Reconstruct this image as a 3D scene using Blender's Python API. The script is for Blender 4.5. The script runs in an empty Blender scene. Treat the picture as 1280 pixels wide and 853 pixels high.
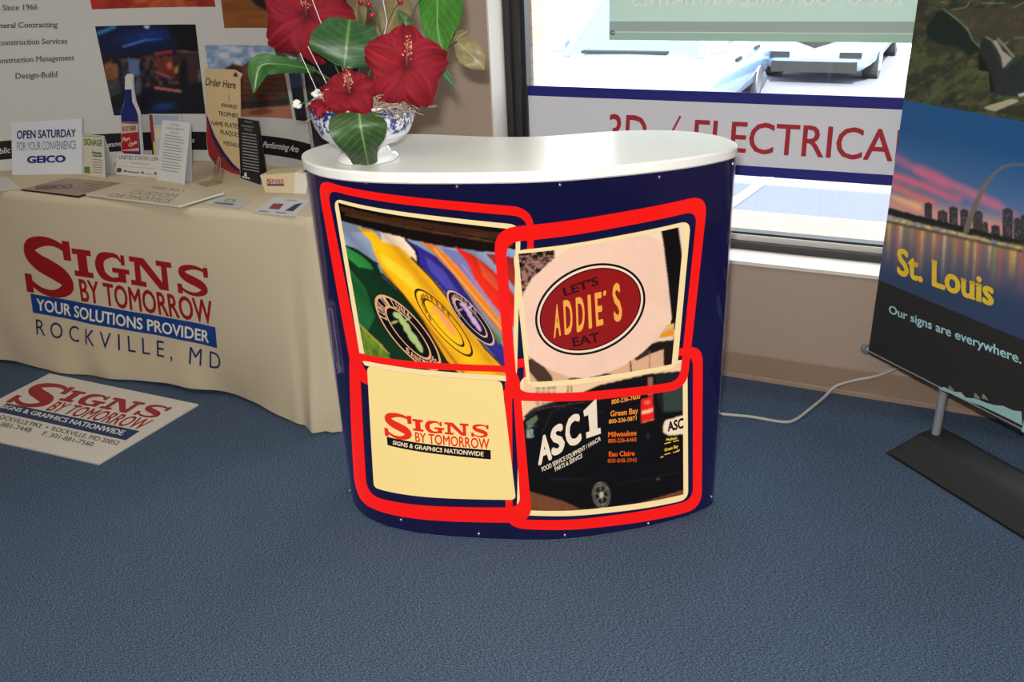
import bpy, bmesh, math, random
import numpy as np
from mathutils import Vector, Matrix

SC = bpy.context.scene
COL = SC.collection
random.seed(7)

# ------------------------------------------------------------------ camera
CAM = np.array([0.0, 0.0, 1.54])
FOC = 1114.354                       # focal length in pixels of the 1280 wide frame
ROT = np.array([[0.905, 0.145, -0.400], [0.423, -0.399, 0.814], [-0.042, -0.906, -0.422]])
u_, s_, v_ = np.linalg.svd(ROT); ROT = u_ @ v_
cd = bpy.data.cameras.new('camera'); cam = bpy.data.objects.new('camera', cd); COL.objects.link(cam)
cd.sensor_width = 36.0; cd.lens = FOC / 1280 * 36.0; cd.clip_start = 0.02
M3 = Matrix(((ROT[0, 0], -ROT[0, 1], -ROT[0, 2]), (ROT[1, 0], -ROT[1, 1], -ROT[1, 2]), (ROT[2, 0], -ROT[2, 1], -ROT[2, 2])))
cam.matrix_world = Matrix.Translation(CAM) @ M3.to_4x4()
SC.camera = cam

# ------------------------------------------------------------------ light
SC.view_settings.view_transform = 'Standard'; SC.view_settings.look = 'None'
SC.view_settings.exposure = 0.0; SC.view_settings.gamma = 1.0
SC.view_settings.use_curve_mapping = False
wd = bpy.data.worlds.new('sky'); SC.world = wd; wd.use_nodes = True
bg = wd.node_tree.nodes['Background']
bg.inputs[0].default_value = (0.80, 0.90, 1.0, 1); bg.inputs[1].default_value = 6.0

def light(name, kind, energy, loc, rot=(0, 0, 0), size=1.0, size_y=None, color=(1, 1, 1)):
    l = bpy.data.lights.new(name, kind); l.energy = energy; l.color = color
    if kind == 'AREA':
        l.size = size
        if size_y: l.shape = 'RECTANGLE'; l.size_y = size_y
    if kind == 'SUN': l.angle = math.radians(0.6)
    o = bpy.data.objects.new(name, l); COL.objects.link(o); o.location = loc; o.rotation_euler = rot
    return o
light('sun', 'SUN', 16.0, (0, 0, 20), (math.radians(54), 0, math.radians(12)), color=(1, .97, .92))
fl = light('camera_flash', 'AREA', 50.0, (-0.035, 0.0, 1.65), size=0.06, size_y=0.03, color=(1, .98, .94))
fl.rotation_euler = cam.matrix_world.to_euler()
for (lx, ly) in ((-2.4, 0.9), (-0.2, 0.9), (-2.4, -1.3), (-0.2, -1.3)):
    light('ceiling_light', 'AREA', 12.0, (lx, ly, 2.66), size=1.2, size_y=0.6, color=(1, .95, .86))

# ------------------------------------------------------------------ colour and materials
def lin(c):
    c = np.asarray(c, float) / 255.0
    return np.where(c <= 0.04045, c / 12.92, ((c + 0.055) / 1.055) ** 2.4)

def new_mat(name):
    m = bpy.data.materials.new(name); m.use_nodes = True
    return m, m.node_tree.nodes, m.node_tree.links, m.node_tree.nodes['Principled BSDF']

MATS = {}
def mat(name, rgb, rough=0.5, spec=0.5, metal=0.0, noise=0.0, nscale=40.0, bump=0.0, coat=0.0, sheen=0.0):
    if name in MATS: return MATS[name]
    m, N, L, b = new_mat(name)
    c = lin(rgb)
    b.inputs['Roughness'].default_value = rough; b.inputs['Metallic'].default_value = metal
    b.inputs['Specular IOR Level'].default_value = spec; b.inputs['Coat Weight'].default_value = coat
    b.inputs['Sheen Weight'].default_value = sheen
    tc = N.new('ShaderNodeTexCoord'); nz = N.new('ShaderNodeTexNoise')
    nz.inputs['Scale'].default_value = nscale; nz.inputs['Detail'].default_value = 4
    L.new(tc.outputs['Object'], nz.inputs['Vector'])
    mx = N.new('ShaderNodeMixRGB'); mx.blend_type = 'MIX'
    mx.inputs['Color1'].default_value = (*(c * (1 - noise)), 1); mx.inputs['Color2'].default_value = (*np.minimum(c * (1 + noise), 1), 1)
    L.new(nz.outputs['Fac'], mx.inputs['Fac']); L.new(mx.outputs['Color'], b.inputs['Base Color'])
    if bump:
        bp = N.new('ShaderNodeBump'); bp.inputs['Strength'].default_value = bump; bp.inputs['Distance'].default_value = 0.01
        L.new(nz.outputs['Fac'], bp.inputs['Height']); L.new(bp.outputs['Normal'], b.inputs['Normal'])
    MATS[name] = m
    return m

def print_mat(name, rough=0.5, spec=0.5, emit=0.0, base=1.0, transl=0.0):
    """ink on a sheet: the colour comes from the mesh's own colour attribute"""
    if name in MATS: return MATS[name]
    m, N, L, b = new_mat(name)
    at = N.new('ShaderNodeAttribute'); at.attribute_name = 'Col'
    b.inputs['Roughness'].default_value = rough; b.inputs['Specular IOR Level'].default_value = spec
    if base != 1.0:
        mu = N.new('ShaderNodeMixRGB'); mu.blend_type = 'MULTIPLY'; mu.inputs['Fac'].default_value = 1
        mu.inputs['Color2'].default_value = (base, base, base, 1)
        L.new(at.outputs['Color'], mu.inputs['Color1']); L.new(mu.outputs['Color'], b.inputs['Base Color'])
    else:
        L.new(at.outputs['Color'], b.inputs['Base Color'])
    if emit:
        L.new(at.outputs['Color'], b.inputs['Emission Color']); b.inputs['Emission Strength'].default_value = emit
    if transl:
        out = N['Material Output']; t = N.new('ShaderNodeBsdfTranslucent'); ms = N.new('ShaderNodeMixShader')
        ms.inputs[0].default_value = transl
        L.new(at.outputs['Color'], t.inputs['Color']); L.new(b.outputs[0], ms.inputs[1]); L.new(t.outputs[0], ms.inputs[2])
        L.new(ms.outputs[0], out.inputs['Surface'])
    MATS[name] = m
    return m

PAPER = print_mat('printed_paper', 0.6, 0.3)
VINYL = print_mat('printed_vinyl', 0.35, 0.4)
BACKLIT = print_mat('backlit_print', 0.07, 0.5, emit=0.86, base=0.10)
CLOTHPRINT = print_mat('printed_cloth', 0.9, 0.1)
PETAL = print_mat('petal_fabric', 0.75, 0.2, transl=0.15)
LEAFM = print_mat('leaf_fabric', 0.42, 0.4, transl=0.1)
GLAZE = print_mat('glazed_porcelain', 0.12, 0.5)
BANNERT = print_mat('banner_vinyl', 0.5, 0.3, transl=0.30)

def glass_mat(name, rgb=(255, 255, 255), gloss=0.04):
    if name in MATS: return MATS[name]
    m, N, L, b = new_mat(name)
    N.remove(b); t = N.new('ShaderNodeBsdfTransparent'); t.inputs[0].default_value = (*lin(rgb), 1)
    g = N.new('ShaderNodeBsdfGlossy'); g.inputs['Roughness'].default_value = 0.02
    ms = N.new('ShaderNodeMixShader'); ms.inputs[0].default_value = gloss
    L.new(t.outputs[0], ms.inputs[1]); L.new(g.outputs[0], ms.inputs[2]); L.new(ms.outputs[0], N['Material Output'].inputs['Surface'])
    MATS[name] = m
    return m

# ------------------------------------------------------------------ views of the place: rays and points
def ray(x, y): return ROT @ np.array([x - 640.0, y - 426.5, FOC])
def onz(x, y, z): r = ray(x, y); return CAM + r * ((z - CAM[2]) / r[2])
def at(x, y, d): r = ray(x, y); return CAM + r * (d / FOC)
def proj(P):
    c = (np.asarray(P) - CAM) @ ROT
    return 640 + FOC * c[..., 0] / c[..., 2], 426.5 + FOC * c[..., 1] / c[..., 2]

class Plane:
    def __init__(s, P0, U, V):
        s.P = np.array(P0, float); s.U = np.array(U, float) / np.linalg.norm(U); V = np.array(V, float)
        V = V - s.U * np.dot(V, s.U); s.V = V / np.linalg.norm(V); s.N = np.cross(s.U, s.V)
        s.e = 0.0004
    def pos(s, a, b, l):
        a = np.asarray(a, float); b = np.asarray(b, float)
        return s.P + a[..., None] * s.U + b[..., None] * s.V + (np.asarray(l) * s.e)[..., None] * s.N
    def px(s, x, y):
        r = ray(x, y); p = CAM + r * (np.dot(s.P - CAM, s.N) / np.dot(r, s.N)) - s.P
        return np.array([p @ s.U, p @ s.V])

class Prism:
    """an upright wall that follows a plan line; coordinates are (length along it, height)"""
    def __init__(s, pts, side):
        s.q = np.array(pts, float); d = np.linalg.norm(np.diff(s.q, axis=0), axis=1)
        s.s = np.concatenate([[0], np.cumsum(d)]); t = np.gradient(s.q, axis=0); t /= np.linalg.norm(t, axis=1)[:, None]
        s.n = np.stack([t[:, 1], -t[:, 0]], 1) * side; s.e = 0.0003
    def pos(s, a, b, l):
        a = np.asarray(a, float); b = np.asarray(b, float); l = np.asarray(l, float)
        f = lambda v: np.interp(a, s.s, v)
        return np.stack([f(s.q[:, 0]) + f(s.n[:, 0]) * l * s.e, f(s.q[:, 1]) + f(s.n[:, 1]) * l * s.e, b + 0 * a], -1)
    def px(s, x, y):
        r = ray(x, y); d = r[:2]; p = s.q[:-1] - CAM[:2]; e = s.q[1:] - s.q[:-1]
        den = d[0] * e[:, 1] - d[1] * e[:, 0]; den = np.where(abs(den) < 1e-9, 1e-9, den)
        t = (p[:, 0] * e[:, 1] - p[:, 1] * e[:, 0]) / den; k = (p[:, 0] * d[1] - p[:, 1] * d[0]) / den
        ok = (k >= -1e-6) & (k <= 1 + 1e-6) & (t > 0)
        if not ok.any():
            i = int(np.argmin(np.where(t > 0, np.abs(k - .5), 1e9)))
        else:
            i = int(np.argmin(np.where(ok, t, 1e18)))
        return np.array([s.s[i] + k[i] * (s.s[i + 1] - s.s[i]), CAM[2] + r[2] * t[i]])

# ------------------------------------------------------------------ lettering
GLYPH = {}
def glyphs(body, weight=0.0, serif=0.0):
    k = (body, weight, serif)
    if k in GLYPH: return GLYPH[k]
    c = bpy.data.curves.new('t', 'FONT'); c.body = body; c.resolution_u = 3; c.fill_mode = 'FRONT'
    o = bpy.data.objects.new('t', c); COL.objects.link(o)
    bpy.context.view_layer.update()
    me = bpy.data.meshes.new_from_object(o.evaluated_get(bpy.context.evaluated_depsgraph_get()))
    v = np.array([x.co[:2] for x in me.vertices]); fs = [tuple(p.vertices) for p in me.polygons]
    if serif:
        from collections import Counter
        cnt = Counter()
        for f in fs:
            for a, b in zip(f, f[1:] + f[:1]): cnt[(min(a, b), max(a, b))] += 1
        ex = []; ef = []
        for (a, b), n in cnt.items():
            if n == 1 and abs(v[a, 1] - v[b, 1]) < 0.004:
                ln = abs(v[a, 0] - v[b, 0]); y = v[a, 1]
                if 0.02 < ln < 0.19 and min(abs(y - q) for q in (0, .46, .69, .7, -.2, .73)) < 0.06:
                    mx = (v[a, 0] + v[b, 0]) / 2; w = ln / 2 + serif; up = 1 if y < .25 else -1
                    i = len(v) + len(ex); ex += [(mx - w, y), (mx + w, y), (mx + w, y + up * .045), (mx - w, y + up * .045)]
                    ef.append((i, i + 1, i + 2, i + 3) if up > 0 else (i + 3, i + 2, i + 1, i))
        if ex: v = np.vstack([v, ex]); fs = fs + ef
    bpy.data.objects.remove(o); bpy.data.curves.remove(c); bpy.data.meshes.remove(me)
    lay = np.zeros(len(v))
    if weight > 0:
        n0 = len(v); lay = np.repeat(np.arange(7) * .13, n0); sh = [(0, 0)] + [(weight * math.cos(q), weight * .8 * math.sin(q)) for q in np.arange(6) * math.pi / 3]
        fs = [tuple(i + k * n0 for i in f) for k in range(len(sh)) for f in fs]; v = np.vstack([v + np.array(d) for d in sh])
    x0, x1 = v[:, 0].min(), v[:, 0].max()
    v = np.stack([(v[:, 0] - x0) / (x1 - x0), v[:, 1] / 0.70, lay], 1)
    GLYPH[k] = (v, fs)
    return GLYPH[k]

def bil(q, u, v):
    """quad of TL TR BR BL, u to the right, v downwards"""
    q = np.asarray(q, float); u = np.asarray(u)[..., None]; v = np.asarray(v)[..., None]
    return q[0] * (1 - u) * (1 - v) + q[1] * u * (1 - v) + q[2] * u * v + q[3] * (1 - u) * v

# slab lettering drawn as strokes: (points, widths) in a box 0..1 x 0..1, y down
def catmull(p, n=10):
    p = np.array(p, float); P = np.vstack([2 * p[0] - p[1], p, 2 * p[-1] - p[-2]]); out = []
    for i in range(1, len(P) - 2):
        for t in np.linspace(0, 1, n, endpoint=False):
            a, b, c, d = P[i - 1:i + 3]
            out.append(.5 * ((2 * b) + (c - a) * t + (2 * a - 5 * b + 4 * c - d) * t * t + (3 * b - a - 3 * c + d) * t ** 3))
    out.append(p[-1]); return np.array(out)
def stroke(ptsw, n=8):
    c = catmull(ptsw, n); p = c[:, :2]; w = c[:, 2:3] / 2; t = np.gradient(p, axis=0); t /= np.linalg.norm(t, axis=1)[:, None]
    nn = np.stack([-t[:, 1], t[:, 0]], 1); a = p + nn * w; b = p - nn * w
    return [np.array([a[i], a[i + 1], b[i + 1], b[i]]) for i in range(len(p) - 1)]
def slab_S(x0, y0, x1, y1, k=1.0):
    W, H = x1 - x0, y1 - y0
    cen = [(.90, .22, .06), (.80, .12, .09), (.62, .07, .11), (.42, .085, .15), (.22, .17, .20), (.17, .30, .25), (.32, .43, .27), (.55, .52, .28),
           (.76, .62, .27), (.84, .74, .23), (.74, .86, .17), (.55, .935, .12), (.34, .92, .10), (.18, .84, .09), (.08, .74, .06)]
    q = stroke([(x0 + a * W, y0 + b * H, c * (H + W) / 2 * k) for a, b, c in cen])
    R = lambda a, b, c, d: np.array([(x0 + a * W, y0 + b * H), (x0 + c * W, y0 + b * H), (x0 + c * W, y0 + d * H), (x0 + a * W, y0 + d * H)])
    return q + [R(.83, .02, .97, .33), R(.01, .66, .15, .98)]
def slab_letters():
    R = lambda a, b, c, d: np.array([(a, b), (c, b), (c, d), (a, d)], float)
    q = slab_S(0, 0, 29.5, 23.5)
    q += [R(32, 3, 37, 13), R(29.5, 2.8, 39.5, 4.9), R(29.5, 11.1, 39.5, 13.2)]
    q += stroke([(55, 5.4, .9), (53, 3.7, 1.5), (49.5, 3.5, 1.9), (45, 4.8, 3.6), (43.4, 8, 4.6), (45, 11.2, 3.6), (49, 12.5, 1.9), (52.5, 12.2, 1.8), (55, 11, 1.6)])
    q += [R(55, 2.9, 57, 6.6), R(50, 7.9, 59, 9.7), R(53, 8.5, 57, 13)]
    q += [R(62, 3, 65, 13), R(59.5, 2.8, 67, 4.7), R(59.5, 11.3, 67.5, 13.2), R(76, 3, 79, 13), R(73.5, 2.8, 81.5, 4.7),
          np.array([(62, 2.8), (67.2, 2.8), (79, 13.2), (74.5, 13.2)])]
    q += slab_S(83.5, 2.5, 100, 13.5, 0.86)
    return q
SLAB = slab_letters()

# ------------------------------------------------------------------ painting of printed pictures
def hash2(i, j, k=0):
    n = (i.astype(np.int64) * 374761393 + j.astype(np.int64) * 668265263 + k * 974711) & 0xffffffff
    n = ((n ^ (n >> 13)) * 1274126177) & 0xffffffff
    return ((n ^ (n >> 16)) & 0xffff) / 65535.0
def vnoise(x, y, k=0):
    i = np.floor(x); j = np.floor(y); f = x - i; g = y - j; f = f * f * (3 - 2 * f); g = g * g * (3 - 2 * g)
    h = lambda a, b: hash2(i + a, j + b, k)
    return (h(0, 0) * (1 - f) + h(1, 0) * f) * (1 - g) + (h(0, 1) * (1 - f) + h(1, 1) * f) * g
def fbm(x, y, k=0, o=4):
    r = 0; a = .5
    for q in range(o): r = r + a * vnoise(x, y, k + q); x = x * 2.03; y = y * 2.03; a *= .5
    return r
def inpoly(X, Y, pts):
    r = np.zeros(X.shape, bool); n = len(pts)
    for i in range(n):
        x0, y0 = pts[i]; x1, y1 = pts[(i + 1) % n]
        if y0 == y1: continue
        c = ((y0 > Y) != (y1 > Y)) & (X < (x1 - x0) * (Y - y0) / (y1 - y0) + x0); r ^= c
    return r
class Paint:
    def __init__(s, X, Y, base):
        s.X, s.Y = X, Y; s.c = np.zeros(X.shape + (3,)) + np.array(base, float)
    def mask(s, m, col, a=1.0):
        m = (m * a)[..., None]; s.c = s.c * (1 - m) + np.asarray(col, float) * m
    def poly(s, pts, col, a=1.0): s.mask(inpoly(s.X, s.Y, pts).astype(float), col, a)
    def ell(s, cx, cy, rx, ry, ang, col, a=1.0, soft=0.0, inner=None):
        t = math.radians(ang); dx = s.X - cx; dy = s.Y - cy
        p = dx * math.cos(t) + dy * math.sin(t); q = -dx * math.sin(t) + dy * math.cos(t)
        d = np.sqrt((p / rx) ** 2 + (q / ry) ** 2); m = (d < 1).astype(float) if not soft else np.clip((1 - d) / soft, 0, 1)
        if inner: m = m * (d > inner)
        s.mask(m, col, a)
    def line(s, x0, y0, x1, y1, w, col, a=1.0):
        dx, dy = x1 - x0, y1 - y0; L = dx * dx + dy * dy; t = np.clip(((s.X - x0) * dx + (s.Y - y0) * dy) / L, 0, 1)
        d = np.hypot(s.X - x0 - t * dx, s.Y - y0 - t * dy); s.mask(np.clip(w / 2 + .5 - d, 0, 1), col, a)

# ------------------------------------------------------------------ mesh collecting
def link_mesh(name, v, f, mats, parent=None, smooth=False, cols=None, mi=None):
    me = bpy.data.meshes.new(name); me.from_pydata([tuple(map(float, p)) for p in v], [], f)
    for m in (mats if isinstance(mats, (list, tuple)) else [mats]): me.materials.append(m)
    if mi is not None: me.polygons.foreach_set('material_index', mi)
    if smooth: me.polygons.foreach_set('use_smooth', [True] * len(me.polygons))
    if cols is not None:
        ca = me.color_attributes.new('Col', 'FLOAT_COLOR', 'POINT')
        arr = np.ones((len(v), 4), np.float32); arr[:, :3] = cols; ca.data.foreach_set('color', arr.ravel())
    me.update()
    o = bpy.data.objects.new(name, me); COL.objects.link(o)
    if parent is not None:
        o.parent = parent; o.matrix_parent_inverse = Matrix.Translation(-Vector(parent.location))
    return o

def tag(o, label=None, cat=None, group=None, kind=None):
    if label: o['label'] = label
    if cat: o['category'] = cat
    if group: o['group'] = group
    if kind: o['kind'] = kind
    return o
def thing(name, label, cat, loc=(0, 0, 0), group=None):
    o = bpy.data.objects.new(name, None); COL.objects.link(o); o.location = [float(q) for q in loc]; o.empty_display_size = .05
    return tag(o, label, cat, group)

class Art:
    def __init__(s): s.v = []; s.f = []; s.c = []; s.n = 0; s.mi = []
    def add(s, v, f, col, mi=0):
        v = np.asarray(v, float).reshape(-1, 3); c = lin(col)
        if c.ndim == 1: c = np.repeat(c[None], len(v), 0)
        s.f += [tuple(int(i) + s.n for i in q) for q in f]; s.mi += [mi] * len(f)
        s.v.append(v); s.c.append(c.reshape(-1, 3)); s.n += len(v)
    def build(s, name, mats, parent=None, smooth=False):
        return link_mesh(name, np.vstack(s.v), s.f, mats, parent, smooth, np.vstack(s.c), s.mi)
    # ---- on a surface
    def grid(s, S, quad, nu, nv, fn, layer=0, blur=0):
        u, v = np.meshgrid(np.linspace(0, 1, nu + 1), np.linspace(0, 1, nv + 1)); ab = bil(quad, u, v)
        P = S.pos(ab[..., 0], ab[..., 1], np.full(u.shape, float(layer)))
        if callable(fn):
            x, y = proj(P); c = fn(x, y)
        else: c = np.zeros(u.shape + (3,)) + np.array(fn, float)
        for _ in range(blur):
            e = np.pad(c, ((1, 1), (1, 1), (0, 0)), 'edge'); e = (e[:-2] + 2 * e[1:-1] + e[2:]) / 4; c = (e[:, :-2] + 2 * e[:, 1:-1] + e[:, 2:]) / 4
        k = np.arange((nu + 1) * (nv + 1)).reshape(nv + 1, nu + 1)
        f = np.stack([k[1:, :-1], k[1:, 1:], k[:-1, 1:], k[:-1, :-1]], -1).reshape(-1, 4)
        s.add(P.reshape(-1, 3), f, np.clip(c, 0, 255).reshape(-1, 3))
    def pgrid(s, S, pq, nu, nv, fn, layer=0, blur=1): s.grid(S, [S.px(*p) for p in pq], nu, nv, fn, layer, blur)
    def flat(s, S, ab, f, col, layer):
        ab = np.asarray(ab); s.add(S.pos(ab[:, 0], ab[:, 1], np.zeros(len(ab)) + layer), f, col)
    def poly(s, S, ab, col, layer, step=None):
        bm = bmesh.new(); vs = [bm.verts.new((p[0], p[1], 0)) for p in ab]
        try: bm.faces.new(vs)
        except ValueError: bm.free(); return
        bm.normal_update()
        if bm.faces[:][0].normal.z < 0: bmesh.ops.reverse_faces(bm, faces=bm.faces[:])
        if step:
            a = np.array(ab)[:, 0]
            for x in np.arange(a.min() + step, a.max(), step):
                bmesh.ops.bisect_plane(bm, geom=bm.verts[:] + bm.edges[:] + bm.faces[:], plane_co=(x, 0, 0), plane_no=(1, 0, 0))
        bmesh.ops.triangulate(bm, faces=bm.faces[:]); bm.verts.index_update()
        v = [x.co[:2] for x in bm.verts]; f = [[q.index for q in t.verts] for t in bm.faces]; bm.free()
        s.flat(S, v, f, col, layer)
    def ppoly(s, S, pts, col, layer, step=None): s.poly(S, [S.px(*p) for p in pts], col, layer, step)
    def text(s, S, body, quad, col, layer, weight=0.0, serif=0.0, shear=0.0):
        v, f = glyphs(body, weight, serif); ab = bil(quad, v[:, 0] + shear * v[:, 1] * .3, 1 - v[:, 1]); s.flat(S, ab, f, col, layer + v[:, 2])
    def ptext(s, S, body, pq, col, layer, weight=0.0, serif=0.0, shear=0.0):
        s.text(S, body, [S.px(*p) for p in pq], col, layer, weight, serif, shear)
    def ring(s, S, outer, inner, ro, ri, col, layer, n=24):
        A = rounded(outer, ro, n); B = rounded(inner, ri, n); N = len(A); K = 9
        s.flat(S, np.vstack([A + (B - A) * k / (K - 1) for k in range(K)]), [(k * N + i, k * N + (i + 1) % N, (k + 1) * N + (i + 1) % N, (k + 1) * N + i) for k in range(K - 1) for i in range(N)], col, layer)
    def logo(s, S, pq, red, layer, bar=None, barcol=(255, 255, 255), tagline=None, tagq=None):
        q = [S.px(*p) for p in pq]; M = lambda p: bil(q, np.asarray(p)[:, 0] / 101.0, np.asarray(p)[:, 1] / 31.5)
        v = []; f = []
        for r in SLAB: f.append(tuple(range(len(v), len(v) + 4))); v += list(M(r))
        s.flat(S, v, f, red, layer + np.repeat(np.arange(len(SLAB)) * .005, 4))
        s.text(S, 'BY TOMORROW', M([(31, 14.2), (100, 14.2), (100, 22.8), (31, 22.8)]), red, layer, 0.022)
        if bar is not None: s.poly(S, M([(2, 31.5), (101, 31.5), (101, 23.6), (2, 23.6)]), bar, layer, 0.02)
        if tagline: s.text(S, tagline, [S.px(*p) for p in tagq], barcol, layer + 1, 0.022)
    # ---- free solids
    def box(s, lo, hi, col, M=None, mi=0):
        x0, y0, z0 = lo; x1, y1, z1 = hi
        v = np.array([(x0, y0, z0), (x1, y0, z0), (x1, y1, z0), (x0, y1, z0), (x0, y0, z1), (x1, y0, z1), (x1, y1, z1), (x0, y1, z1)], float)
        if M is not None: v = M(v)
        s.add(v, [(3, 2, 1, 0), (4, 5, 6, 7), (0, 1, 5, 4), (1, 2, 6, 5), (2, 3, 7, 6), (3, 0, 4, 7)], col, mi)
    def slab(s, S, ab, thick, col):
        """a sheet of real thickness behind the printed face of plane S"""
        ab = np.asarray(ab, float); n = len(ab); F = S.pos(ab[:, 0], ab[:, 1], np.zeros(n)); B = F - S.N * thick
        s.add(np.vstack([F, B]), [tuple(range(n)), tuple(range(2 * n - 1, n - 1, -1))] + [(i, n + i, n + (i + 1) % n, (i + 1) % n) for i in range(n)], col)

def rounded(c, r, n=24):
    """closed outline of a quad TL TR BR BL with rounded corners"""
    c = [np.array(p, float) for p in c]; out = []; k = len(c)
    r = [r] * k if not isinstance(r, (list, tuple)) else r
    for i in range(k):
        p, q, w = c[i - 1], c[i], c[(i + 1) % k]; a = q + (p - q) / np.linalg.norm(p - q) * r[i]; b = q + (w - q) / np.linalg.norm(w - q) * r[i]
        for t in np.linspace(0, 1, 10): out.append((1 - t) ** 2 * a + 2 * t * (1 - t) * q + t * t * b)
        e = w + (q - w) / np.linalg.norm(q - w) * r[(i + 1) % k]
        for t in np.linspace(0, 1, n + 1, endpoint=False)[1:]: out.append(b * (1 - t) + e * t)
    return np.array(out)[::-1]

class MB:
    """plain solids gathered into one mesh"""
    def __init__(s): s.v = []; s.f = []
    def add(s, v, f):
        n = len(s.v); s.v += [tuple(map(float, p)) for p in v]; s.f += [tuple(int(i) + n for i in q) for q in f]; return s
    def box(s, lo, hi, M=None):
        x0, y0, z0 = lo; x1, y1, z1 = hi
        v = np.array([(x0, y0, z0), (x1, y0, z0), (x1, y1, z0), (x0, y1, z0), (x0, y0, z1), (x1, y0, z1), (x1, y1, z1), (x0, y1, z1)], float)
        if M is not None: v = M(v)
        return s.add(v, [(3, 2, 1, 0), (4, 5, 6, 7), (0, 1, 5, 4), (1, 2, 6, 5), (2, 3, 7, 6), (3, 0, 4, 7)])
    def tube(s, pts, rad, n=10, caps=True):
        p = np.array(pts, float); r = np.full(len(p), rad) if np.isscalar(rad) else np.array(rad, float)
        t = np.gradient(p, axis=0); t /= np.linalg.norm(t, axis=1)[:, None] + 1e-12
        ref = np.array([0, 0, 1.0]) if abs(t[0, 2]) < .9 else np.array([1.0, 0, 0]); v = []
        a = np.cross(t[0], ref); a /= np.linalg.norm(a)
        for i in range(len(p)):
            a = a - t[i] * (a @ t[i]); a /= np.linalg.norm(a); b = np.cross(t[i], a)
            for k in range(n):
                w = 2 * math.pi * k / n; v.append(p[i] + r[i] * (a * math.cos(w) + b * math.sin(w)))
        f = [(i * n + k, i * n + (k + 1) % n, (i + 1) * n + (k + 1) % n, (i + 1) * n + k) for i in range(len(p) - 1) for k in range(n)]
        if caps: f += [tuple(range(n - 1, -1, -1)), tuple((len(p) - 1) * n + k for k in range(n))]
        return s.add(v, f)
    def ball(s, c, r, nu=10, nv=7, sc=(1, 1, 1)):
        v = []; f = []
        for j in range(nv + 1):
            th = math.pi * j / nv
            for i in range(nu):
                ph = 2 * math.pi * i / nu; v.append((c[0] + sc[0] * r * math.sin(th) * math.cos(ph), c[1] + sc[1] * r * math.sin(th) * math.sin(ph), c[2] + sc[2] * r * math.cos(th)))
        for j in range(nv):
            for i in range(nu): f.append((j * nu + i, (j + 1) * nu + i, (j + 1) * nu + (i + 1) % nu, j * nu + (i + 1) % nu))
        return s.add(v, f)
    def build(s, name, m, parent=None, smooth=False):
        return link_mesh(name, s.v, s.f, m, parent, smooth)
def bevel(o, w, seg=2):
    b = o.modifiers.new('bevel', 'BEVEL'); b.width = w; b.segments = seg; b.limit_method = 'ANGLE'; return o

crop = lambda ox, oy, k: (lambda *p: [(ox + x / k, oy + y / k) for x, y in p])

# ================================================================== THE SETTING
YW = 2.975                    # inner face of the window wall
YG = 3.135                    # glass
XL, XR, YB, ZC = -4.6, 2.2, -2.6, 2.7
SILL = 0.452; WTOP = 2.3; WX0, WX1 = -1.502, 1.3
BUMPY = mat('painted_wall', (166, 146, 131), 0.8, 0.2, noise=.05, nscale=160, bump=.08)

def carpet_mat():
    m, N, L, b = new_mat('blue_carpet')
    tc = N.new('ShaderNodeTexCoord')
    def noise(scale, sx, rot, detail=3, rough=.6):
        mp = N.new('ShaderNodeMapping'); mp.inputs['Scale'].default_value = (1, sx, 1); mp.inputs['Rotation'].default_value = (0, 0, rot); L.new(tc.outputs['Object'], mp.inputs['Vector'])
        n = N.new('ShaderNodeTexNoise'); n.inputs['Scale'].default_value = scale; n.inputs['Detail'].default_value = detail; n.inputs['Roughness'].default_value = rough
        L.new(mp.outputs[0], n.inputs['Vector']); return n.outputs['Fac']
    n1 = noise(135, 3.4, .42, 3, .7); n3 = noise(300, 1.6, .2, 2, .6); n2 = noise(2.2, 1, 0)
    ad = N.new('ShaderNodeMath'); ad.operation = 'ADD'; L.new(n1, ad.inputs[0]); L.new(n3, ad.inputs[1])
    hf = N.new('ShaderNodeMath'); hf.operation = 'MULTIPLY'; hf.inputs[1].default_value = .5; L.new(ad.outputs[0], hf.inputs[0])
    cr = N.new('ShaderNodeValToRGB'); e = cr.color_ramp
    e.elements[0].position = .40; e.elements[0].color = (*lin((32, 43, 58)), 1)
    e.elements[1].position = .60; e.elements[1].color = (*lin((114, 133, 157)), 1)
    k = e.elements.new(.5); k.color = (*lin((67, 83, 104)), 1)
    L.new(hf.outputs[0], cr.inputs[0])
    mx = N.new('ShaderNodeMixRGB'); mx.blend_type = 'MULTIPLY'; mx.inputs[0].default_value = .22
    L.new(cr.outputs[0], mx.inputs[1]); L.new(n2, mx.inputs[2]); L.new(mx.outputs[0], b.inputs['Base Color'])
    bp = N.new('ShaderNodeBump'); bp.inputs['Strength'].default_value = .05; bp.inputs['Distance'].default_value = .003
    L.new(hf.outputs[0], bp.inputs['Height']); L.new(bp.outputs[0], b.inputs['Normal'])
    b.inputs['Roughness'].default_value = .95; b.inputs['Specular IOR Level'].default_value = .08
    return m
def struct(name, mb, m): return tag(mb.build(name, m), kind='structure')
struct('floor', MB().box((XL, YB, -.12), (XR, YW + .02, 0)), carpet_mat())
struct('ceiling', MB().box((XL - .2, YB - .2, ZC), (XR + .2, YW + .28, ZC + .15)), mat('ceiling_white', (225, 222, 214), .9))
struct('wall_left', MB().box((XL - .2, YB - .2, -.12), (XL, YW, ZC)), BUMPY)
struct('wall_right', MB().box((XR, YB - .2, -.12), (XR + .2, YW, ZC)), BUMPY)
struct('wall_front', MB().box((XL, YB - .2, -.12), (XR, YB, ZC)), BUMPY)
wb = MB()
wb.box((XL - .2, YW, -.12), (WX0, YW + .26, ZC)).box((WX1, YW, -.12), (XR + .2, YW + .26, ZC))
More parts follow.
